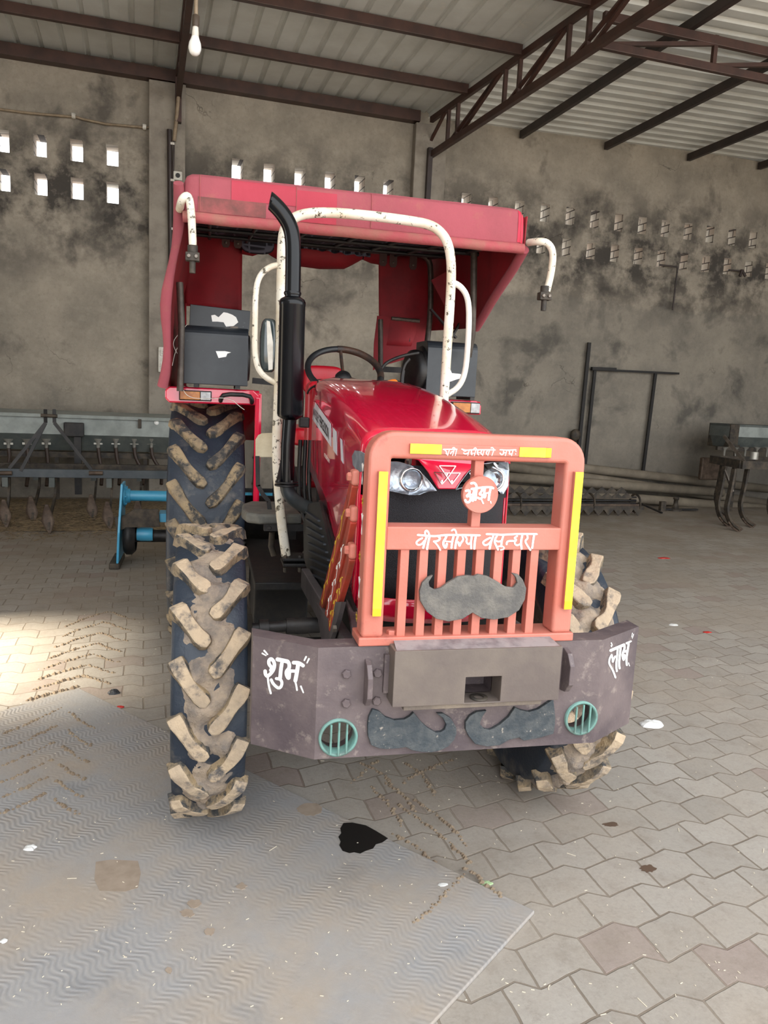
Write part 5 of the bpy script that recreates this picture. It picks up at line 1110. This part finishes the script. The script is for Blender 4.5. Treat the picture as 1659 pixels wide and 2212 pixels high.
m = MB(); m.tube(smooth_path([a_+Vector((0, .05, -.01)), a_, a_+Vector((.015, 0, .025)), b_+Vector((-.015, 0, .028)), b_, b_+Vector((0, .05, -.01))], 1), .011, 10); m.build('grab_handle', BLKM, T)
# ---- tool boxes with round end caps
def toolbox(x0, x1, rx, name, lidopen):
    z0_, z1_ = 1.452, 1.735; y0, y1 = 3.93, 4.17; r_ = .05
    P = [(y1, z0_), (y0, z0_), (y0, z1_-r_)]+[(y0+r_-r_*math.cos(a), z1_-r_+r_*math.sin(a)) for a in [math.pi/2*i/6 for i in range(1, 7)]]+[(y1, z1_)]
    m = MB(); m.poly([(x0, y, z) for y, z in P], (x1-x0, 0, 0)); b = m.build('tool_box', BOXM, T, bevel=.003)
    m = MB(); ry = .125; n_ = 32; m.lathe([(.001, .0), (.075, .002), (.10, .0), (.112, .0), (.118, -.012), (.118, -.03)], (rx, (y0+y1)/2, (z0_+z1_)/2), (1 if rx > x0+.1 else -1, 0, 0), n_); m.build('round_end_cap', BLKM, b)
    for dx in (.06, .26): m = MB(); m.box(x0+dx-.012, x0+dx+.012, y0, y1, 1.437, 1.452); m.build('box_foot', BLKM, b)
    return b
bl_ = toolbox(aY(397, 770, 3.93).x, aY(536, 770, 3.93).x, aY(536, 770, 3.93).x+.012, 'L', True)
q = [aY(*p, 3.99) for p in ((411, 657), (541, 672), (538, 716), (409, 703))]; m = MB(); m.poly(q, (0, .012, 0)); lid = m.build('box_lid', BOXM, bl_, bevel=.002)
def patch(pts, Y, parent, name='torn_sticker'):
    m = MB(); m.poly([aY(x, y, Y) for x, y in pts], (0, -.0008, 0)); return m.build(name, PAINTW, parent)
def c1_(x, y): return 350+x/3.687, 330+y/3.687
patch([c1_(*p) for p in ((392, 1295), (420, 1290), (450, 1310), (490, 1270), (520, 1275), (560, 1290), (590, 1310), (607, 1350), (570, 1380), (510, 1385), (490, 1350), (440, 1345), (400, 1345))], 3.989, lid)
patch([c1_(*p) for p in ((428, 1580), (500, 1580), (550, 1590), (520, 1600), (510, 1625), (450, 1635))], 3.929, bl_)
for dx in (432, 506): q_ = aY(dx, 708, 3.985); m = MB(); m.box(q_.x-.018, q_.x+.018, 3.975, 3.99, q_.z-.008, q_.z+.006); m.build('lid_hinge', STEEL, lid)
br_ = toolbox(aY(922, 800, 3.93).x, aY(1030, 800, 3.93).x, aY(922, 800, 3.93).x-.012, 'R', False)
m = MB(); c = aY(908, 798, 3.94); m.lathe([(.001, .03), (.09, .03), (.108, .02), (.112, 0), (.105, -.03)], (c.x-.008, 4.03, 1.577), (-1, -.25, 0), 32); m.build('speaker_cover', BLKM, br_)
patch([(971, 793), (976, 806), (995, 808), (1000, 816), (985, 820), (968, 826), (970, 812)], 3.929, br_)
# thin wires by the left box
for q in (((405, 700), (385, 722), (372, 740), (380, 760), (392, 775)), ((392, 835), (405, 858), (440, 862), (495, 858), (520, 880), (528, 885)), ((395, 730), (378, 760), (372, 790))):
    m = MB(); m.tube(smooth_path([aY(*p, 3.9) for p in q], 2), .0016, 6); m.build('loose_wire', PLAS, T)
# ---- seat, dashboard, steering wheel
m = MB()
def pad(c, sx, sy, sz, p_=.35):
    ex = lambda t: (1 if t > 0 else -1)*abs(t)**p_
    def f(a, b):
        th = 2*math.pi*a; ph = math.pi*(b-.5); return Vector(c)+Vector((sx*ex(math.cos(th))*abs(math.cos(ph))**p_, sy*ex(math.sin(th))*abs(math.cos(ph))**p_, sz*ex(math.sin(ph))))
    return f
cs = aY(694, 822, 3.95); m.grid(pad((cs.x+.01, 3.95, cs.z), .105, .035, .075, .5), 32, 16); m.build('seat_backrest', RED_D, T)
m = MB(); m.grid(pad((.62, 3.95, 1.22), .22, .2, .05), 32, 16); m.build('driver_seat', RED_D, T)
m = MB(); cdh = aY(668, 870, 3.25); m.box(cdh.x-.02, .60, 3.14, 3.26, 1.05, cdh.z+.09); m.box(.6, .80, 3.14, 3.26, 1.05, 1.43); m.build('dashboard', RED_D, T, bevel=.03, seg=4)
m = MB(); m.poly([(x, 3.12, z) for x, z in ((.44, 1.40), (.46, 1.445), (.52, 1.478), (.62, 1.497), (.72, 1.492), (.79, 1.45), (.80, 1.38))], (0, .03, 0)); m.build('dash_rim', BLKM, T, bevel=.004)
SWC = Vector((.622, 3.60, 1.545)); tl = math.radians(38); axs = Vector((0, -math.sin(tl)*-1*-1, math.cos(tl)))
sx_, sy_ = Vector((1, 0, 0)), Vector((0, math.cos(tl), math.sin(tl)))
RSW = .172; ring = [SWC+sx_*(RSW*math.cos(a))+sy_*(RSW*math.sin(a)) for a in [2*math.pi*i/48 for i in range(48)]]
m = MB(); m.tube(ring, .0145, 14, closed=True); sw = m.build('steering_wheel', mat('wheel_rim_black', (26, 28, 30), (34, 34, 36), 20, .45), T)
m = MB(); m.tube([SWC+sx_*(RSW*math.cos(a))+sy_*(RSW*math.sin(a)) for a in [math.radians(95-110*i/24) for i in range(25)]], .0165, 14); m.build('tape_wrap', WHEEL_C, sw)
nsw = sx_.cross(sy_).normalized()
for a in (math.radians(90), math.radians(210), math.radians(330)):
    m = MB(); m.tube([SWC-nsw*.035, SWC+(sx_*math.cos(a)+sy_*math.sin(a))*(RSW*.6)-nsw*.02, SWC+(sx_*math.cos(a)+sy_*math.sin(a))*RSW], .008, 10); m.build('spoke', WHEEL_C, sw)
m = MB(); m.lathe([(.001, .02), (.03, .016), (.04, 0), (.035, -.02)], SWC-nsw*.035, nsw, 24); m.build('hub', BLKM, sw)
m = MB(); m.cyl(SWC-nsw*.05, SWC-nsw*.25+Vector((0, -.0, 0)), .02, n=12); m.build('steering_column', BLKM, T)
kn = aY(850, 828, 3.3); m = MB(); m.tube([kn+Vector((-.06, 0, .0)), kn+Vector((-.03, 0, 0)), kn+Vector((-.008, 0, 0)), kn+Vector((.008, 0, 0)), kn+Vector((.018, 0, 0))], [.006, .010, .017, .018, .010], 14); m.build('orange_lever_knob', ORK, T)
m = MB(); m.tube([kn+Vector((-.06, 0, 0)), kn+Vector((-.1, 0, -.08))], .005, 8); m.build('throttle_lever', BLKM, T)
# black hose loops near the right box
for q in (((822, 800), (835, 782), (870, 768), (905, 762)), ((872, 800), (868, 830), (880, 850)), ((885, 775), (872, 790), (866, 825), (872, 850))):
    m = MB(); m.tube(smooth_path([aY(*p, 3.85) for p in q], 2), .008, 8); m.build('rubber_hose', BLKM, T)
for y in (797, 826):
    m = MB(); m.bar(aY(815, y, 4.85), aY(895, y+4, 4.85), .02, .035); m.build('rear_crossbar', BLKM, T)
m = MB(); m.bar(aY(545, 822, 4.2), aY(605, 828, 4.2), .02, .03); m.build('rear_crossbar', BLKM, T)
# ---- side step seat with cream panel
YS = 3.35; sp2 = lambda x, y: aY(x, y, YS)
c = sp2(580, 1112); m = MB()
m.poly([(.165, YS-.1, c.z-.02), (.15, YS, c.z-.02), (.16, YS+.15, c.z-.02), (.2, YS+.24, c.z-.02), (.39, YS+.24, c.z-.02), (.40, YS-.12, c.z-.02), (.22, YS-.14, c.z-.02)], (0, 0, .045)); m.build('foot_step', GREYM, T, bevel=.012, seg=3)
q = [sp2(*p) for p in ((552, 988), (552, 950), (558, 940), (566, 936), (600, 935), (600, 988))]; m = MB(); m.poly(q, (0, .012, 0)); m.build('cream_panel', CREAM, T, bevel=.003)
m = MB(); P = [sp2(*p) for p in ((556, 985), (557, 1048), (568, 1068), (580, 1082), (585, 1120))]
for a_, b_ in zip(P, P[1:]): m.bar(a_, b_+(b_-a_)*.03, .018, .016, (0, 1, 0))
m.build('bent_bracket', BLKM, T)
m = MB(); m.box(.24, .5, YS-.12, YS-.08, c.z-.05, c.z-.02); m.hexbolt((.262, YS-.12, c.z-.035), (0, -1, 0), .009, .01); m.build('step_support', BLKM, T)
m = MB(); m.tube([sp2(588, 1150), sp2(586, 1180), sp2(592, 1200)], .014, 10); m.build('step_rod', IRON, T)
for x in (.37, .39, .41): m = MB(); m.tube(smooth_path([(x, 3.12, 1.25), (x-.005, 3.1, 1.1), (x, 3.08, 1.0), (x+.03, 3.05, .9)], 2), .009, 8); m.build('rubber_hose', BLKM, T)
m = MB(); q = aY(656, 912, 3.05); m.box(q.x-.02, q.x+.02, 3.02, 3.06, q.z-.02, q.z+.02); m.build('relay_box', BLKM, T, bevel=.004)
m = MB(); m.tube(smooth_path([aY(648, 835, 3.2), aY(655, 850, 3.15), aY(653, 905, 3.05)], 2), .004, 8); m.tube(smooth_path([aY(664, 850, 3.15), aY(668, 840, 3.13), aY(690, 828, 3.1), aY(740, 820, 3.1)], 2), .004, 8); m.build('wiring_cable', BLKM, T)
# ---- canopy
XL, XR, YA, YZ = -.105, 1.345, 3.30, 4.95
def ctop(Y): return 2.275+.055*(Y-YA)
m = MB(); nx, ny = 40, 16
def topf(a, b):
    x = XL+(XR-XL)*a; y = YA+.03+(YZ-YA-.03)*b; ex = min(a, 1-a)*(XR-XL); r_ = .05
    dz = -(r_-math.sqrt(max(0, r_*r_-(r_-min(ex, r_))**2)))
    return Vector((x, y, ctop(y)+dz+.006*rn3((x*3, y*3, 0), 1)-.012*math.sin(math.pi*a)*math.sin(math.pi*b)*0))
m.grid(topf, nx, ny); can = m.build('canopy_top', FAB, T, solid=.006)
# front valance: swept section with rounded ends
def valf(a, b, off=0):
    # a along the width with rounded ends, b from top rear edge, over the round edge, down to hem
    x = XL+(XR-XL)*a; ex = min(a, 1-a)*(XR-XL); r_ = .045; inset = (r_-math.sqrt(max(0, r_*r_-(r_-min(ex, r_))**2)))
    r2 = .03; Ztop = ctop(YA)-inset*.9
    seq = [(YA+.045, Ztop), (YA+.02, Ztop-.002), (YA+.005, Ztop-.012), (YA-.002, Ztop-.032), (YA-.006, Ztop-.08), (YA-.004, Ztop-.12), (YA, 2.125)]
    t = b*(len(seq)-1); i = min(int(t), len(seq)-2); f_ = t-i; y = seq[i][0]*(1-f_)+seq[i+1][0]*f_; z = seq[i][1]*(1-f_)+seq[i+1][1]*f_
    y += inset*.5+.004*rn3((x*5, z*9, 0), 1)-off; return Vector((x, y, z))
m = MB(); m.grid(valf, 90, 18); val = m.build('front_valance', FAB, T, solid=.004)
def inpx(p0, p1, p2, p3, name, mt):
    pass
def valpatch(xa, xb, ba, bb, name, mt):
    m = MB(); A0 = (xa-XL)/(XR-XL); A1 = (xb-XL)/(XR-XL); m.grid(lambda a, b: valf(A0+(A1-A0)*a, ba+(bb-ba)*b, .0045), 12, 8); return m.build(name, mt, val)
valpatch(aY(642, 400, YA).x, aY(728, 420, YA).x, .42, .97, 'bright_patch', FABN)
valpatch(aY(500, 400, YA).x, aY(640, 420, YA).x, .30, .70, 'bright_patch', FABN)
valpatch(aY(428, 400, YA).x, aY(575, 420, YA).x, .70, .97, 'dark_stain', FABS)
valpatch(XR-.035, XR-.008, .2, .95, 'bright_patch', mat('end_patch', (208, 40, 66), rough=.7))
m = MB(); m.tube([Vector((XL+(XR-XL)*i/30, YA+.004, 2.108+.003*rn3((i*.4, 0, 0), 1))) for i in range(31)], .022, 14); m.build('valance_hem', HEM, T)
for x in (aY(432, 420, YA).x, aY(641, 400, YA).x, aY(803, 430, YA).x, aY(1128, 450, YA).x):
    m = MB(); A0 = (x-XL)/(XR-XL); P = [valf(A0, .15+.8*i/10, .0055) for i in range(11)]; m.tube(P, .0016, 6); m.build('seam', HEM, val)
# side cloths
def panel(pts, th=.006, name='side_cloth', mt=FABR, nz_=.0):
    m = MB(); m.poly(pts, th); return m.build(name, mt, T)
# left side: outer sloping cloth from valance to the fender
def lside(a, b):
    z = 2.23-(2.23-1.435)*b; yf = 3.30+.36*b**.8; xb = XL-.012-.085*b+.012*math.sin(b*9); y = yf+(4.95-yf)*a
    return Vector((xb+.02*a+.008*rn3((y*4, z*5, 0), 1), y, z+ (ctop(y)-ctop(YA))*(1-b)))
m = MB(); m.grid(lside, 24, 20); m.build('side_cloth', FABR, T, solid=.005)
m = MB(); P = [lside(0, i/14)+Vector((-.004, -.006, 0)) for i in range(15)]; m.tube(P, [.020+.004*math.sin(i) for i in range(15)], 12); m.build('side_cloth_edge', FAB, T)
m = MB()
def rside(a, b):
    zf0, zr0 = 2.25, ctop(4.95)-.03; y = 3.32+(4.95-3.32)*a; zt_ = zf0+(zr0-zf0)*a; zbm = 2.11-.30*min(1, a/.36)+(.05)*max(0, (a-.36)/.64)
    z = zt_+(zbm-zt_)*b; return Vector((XR+.015+.008*rn3((y*4, z*5, 3), 1), y, z))
m.grid(rside, 30, 12); m.build('side_cloth', FABR, T, solid=.005)
m = MB(); P = [rside(.36*i/10, 1)+Vector((.0, 0, 0)) for i in range(11)]; m.tube(P, .022, 12); m.build('side_cloth_edge', FAB, T)
# folded red flap on the right inside
m = MB(); m.poly([aY(*p, 4.3) for p in ((932, 605), (985, 575), (1010, 600), (1012, 640), (985, 690), (960, 660))], (0, .01, 0)); m.build('folded_flap', FABR, T)
# underside cloth
m = MB(); m.grid(lambda a, b: Vector((XL+.02+(XR-XL-.04)*a, YA+.03+(YZ-YA-.05)*b, 2.135+.17*b+.010*math.sin(a*30)*math.sin(b*9))), 60, 30); m.build('underside_cloth', UNDER, T)
for i, b in enumerate((.3, .55)):
    m = MB(); m.cyl((XL+.03, YA+.03+1.6*b, 2.11+.17*b), (XR-.03, YA+.03+1.6*b, 2.11+.17*b), .010, n=10); m.build('canopy_bar', BLKM, T)
for x in (.0, .2, .42, .65, .85, 1.05, 1.25):
    m = MB(); m.cyl((x, YA+.03, 2.118), (x, 4.5, 2.24), .009, n=10); m.build('canopy_rib', BLKM, T)
# rear hoop (bar seen under the cloth) and posts
YH = 4.55; hp = lambda x, y: aY(x, y, YH)
m = MB(); m.tube(smooth_path([hp(*p) for p in ((432, 498), (480, 503), (640, 525), (800, 541), (905, 549), (924, 557), (931, 580), (930, 680), (920, 760), (916, 840))], 1), .017, 14); m.build('rear_hoop', TUBE, T)
m = MB(); m.tube([aY(388, 610, 3.78), aY(392, 700, 3.78), aY(389, 845, 3.78)], .016, 14); m.build('canopy_post', TUBE, T)
m = MB(); m.tube([aY(1024, 535, 3.75), aY(1023, 640, 3.75), aY(1020, 720, 3.75), aY(1012, 770, 3.8)], .017, 14); m.build('canopy_post', TUBE, T)
m = MB(); m.tube([aY(822, 690, 4.6), aY(822, 830, 4.6)], .015, 12); m.build('canopy_post', TUBE, T)
for a, b in (((930, 668), (985, 730)), ((1020, 650), (975, 730))): m = MB(); m.bar(aY(*a, 4.2), aY(*b, 4.2), .01, .03, (0, 1, 0)); m.build('canopy_brace', BLKM, T)
for x, y in ((488, 512), (514, 514), (828, 553), (850, 556), (893, 561)):
    c = aY(x, y+4, 4.52); m = MB(); m.poly([c+Vector((.022*sx, 0, sz)) for sx, sz in ((-1, .03), (1, .03), (1, -.03), (.6, -.045), (-.6, -.045), (-1, -.03))], (0, .006, 0)); tb = m.build('hanging_tab', mat('tab_brown_%d' % x, (70, 44, 40), rough=.6), T)
    m = MB(); m.lathe([(.001, -.004), (.007, -.004), (.007, 0)], c+Vector((0, -.001, -.02)), (0, 1, 0), 12); m.build('tab_rivet', STEEL, tb)
# rear curtain: left panel, rolled blind, right panel
YCn = 4.75; cp = lambda x, y: aY(x, y, YCn)
def cloth(quad, name, nu=14, nv=14, amp=.012, mt=FABR):
    a, b, c, d = [cp(*q) for q in quad]; m = MB()
    m.grid(lambda s_, t: (a*(1-s_)+b*s_)*(1-t)+(d*(1-s_)+c*s_)*t+Vector((0, amp*math.sin(s_*7+t*2)+amp*.6*rn3((s_*3, t*3, 1), 1), 0)), nu, nv); return m.build(name, mt, T, solid=.004)
cloth(((400, 490), (524, 508), (522, 672), (398, 660)), 'rear_curtain')
cloth(((818, 545), (930, 556), (926, 750), (820, 745)), 'rear_curtain')
cloth(((398, 655), (402, 655), (402, 850), (396, 850)), 'rear_curtain')
m = MB(); q = [cp(*p) for p in ((815, 682), (926, 690), (924, 770), (880, 775), (820, 792), (806, 800), (808, 740))]; m.poly(q, (0, .006, 0)); lw_ = m.build('rear_curtain', FABR, T)
m = MB(); c0_, c1__ = cp(845, 688), cp(905, 694); m.tube([c0_+Vector((0, -.012, 0)), c1__+Vector((0, -.012, 0))], .012, 10); m.build('curtain_strap', STEEL, lw_)
m = MB(); q = [cp(*p) for p in ((871, 700), (886, 701), (885, 738), (870, 737))]; m.poly([p+Vector((0, -.008, 0)) for p in q], (0, .003, 0)); m.build('dark_patch', BLKM, lw_)
def roll(xs, ys, rad, name):
    m = MB(); P = [cp(x, y)+Vector((0, -.02, 0)) for x, y in zip(xs, ys)]; m.tube(smooth_path(P, 1), rad, 16); return m.build(name, FABR, T)
P_x = [524, 545, 570, 600, 640, 690, 740, 780, 800, 822]; P_y = [528, 532, 530, 543, 548, 551, 553, 549, 550, 552]
m = MB(); PP = [cp(x, y)+Vector((0, -.03, 0)) for x, y in zip(P_x, P_y)]; rr = [.06, .06, .035, .05, .075, .085, .08, .035, .055, .06]
P3 = []; R3 = []
for i in range(len(PP)-1):
    for k in range(4): P3.append(PP[i].lerp(PP[i+1], k/4)); R3.append(rr[i]*(1-k/4)+rr[i+1]*k/4)
P3.append(PP[-1]); R3.append(rr[-1]); m.tube(P3, R3, 18); m.build('rolled_blind', FABR, T)
m = MB(); c = cp(787, 549); m.lathe([(.036, -.02), (.036, .02)], c+Vector((0, -.03, 0)), (1, 0, 0), 18); m.build('blind_strap', BLFAB, T, solid=.004)
# scalloped print cloth in front of the blind
m = MB(); P = [aY(x, y, 4.60) for x, y in ((640, 523), (680, 530), (720, 535), (760, 539), (800, 545))]
m.grid(lambda a, b: (P[0]*(1-a)+P[-1]*a)+Vector((0, -.02+.02*math.sin(a*40), -.035*b*(.8+.2*abs(math.sin(a*16))))), 60, 6); m.build('print_flounce', UNDER, T, solid=.003)
m = MB(); c = aY(556, 527, 4.58); m.grid(pad((c.x, c.y, c.z-.0), .095, .03, .055, .7), 24, 12); m.build('bunched_print_cloth', UNDER, T)
# horns of the canopy frame with clamps
for pts, cl, mt, nm in ((((388, 452), (392, 432), (403, 421), (410, 430), (414, 470), (417, 540)), (416, 556), WHTC, 'l'), (((1142, 524), (1165, 521), (1184, 524), (1196, 545), (1191, 590), (1181, 630)), (1176, 641), WHTC, 'r')):
    Yh = YA-.06
    m = MB(); Q = [aY(*p, Yh) for p in pts]; Q[0] = aY(*pts[0], YA+.02); m.tube(smooth_path(Q, 2), .0155, 14); hn = m.build('frame_horn', mt, T)
    c = aY(*cl, Yh); m = MB(); m.box(c.x-.027, c.x+.027, Yh-.02, Yh+.02, c.z-.015, c.z+.018); m.cyl(c+Vector((0, 0, .018)), c+Vector((0, 0, .045)), .02, n=10); m.cyl(c+Vector((0, 0, -.06)), c+Vector((0, 0, -.01)), .012, n=10); m.build('pipe_clamp', IRON, hn, bevel=.003)
    for dx in (-.014, .014): m = MB(); m.hexbolt(c+Vector((dx, -.02, .002)), (0, -1, 0), .008, .008); m.build('clamp_bolt', STEEL, hn)
for o in bpy.data.objects:
    if '_org' in o: del o['_org']
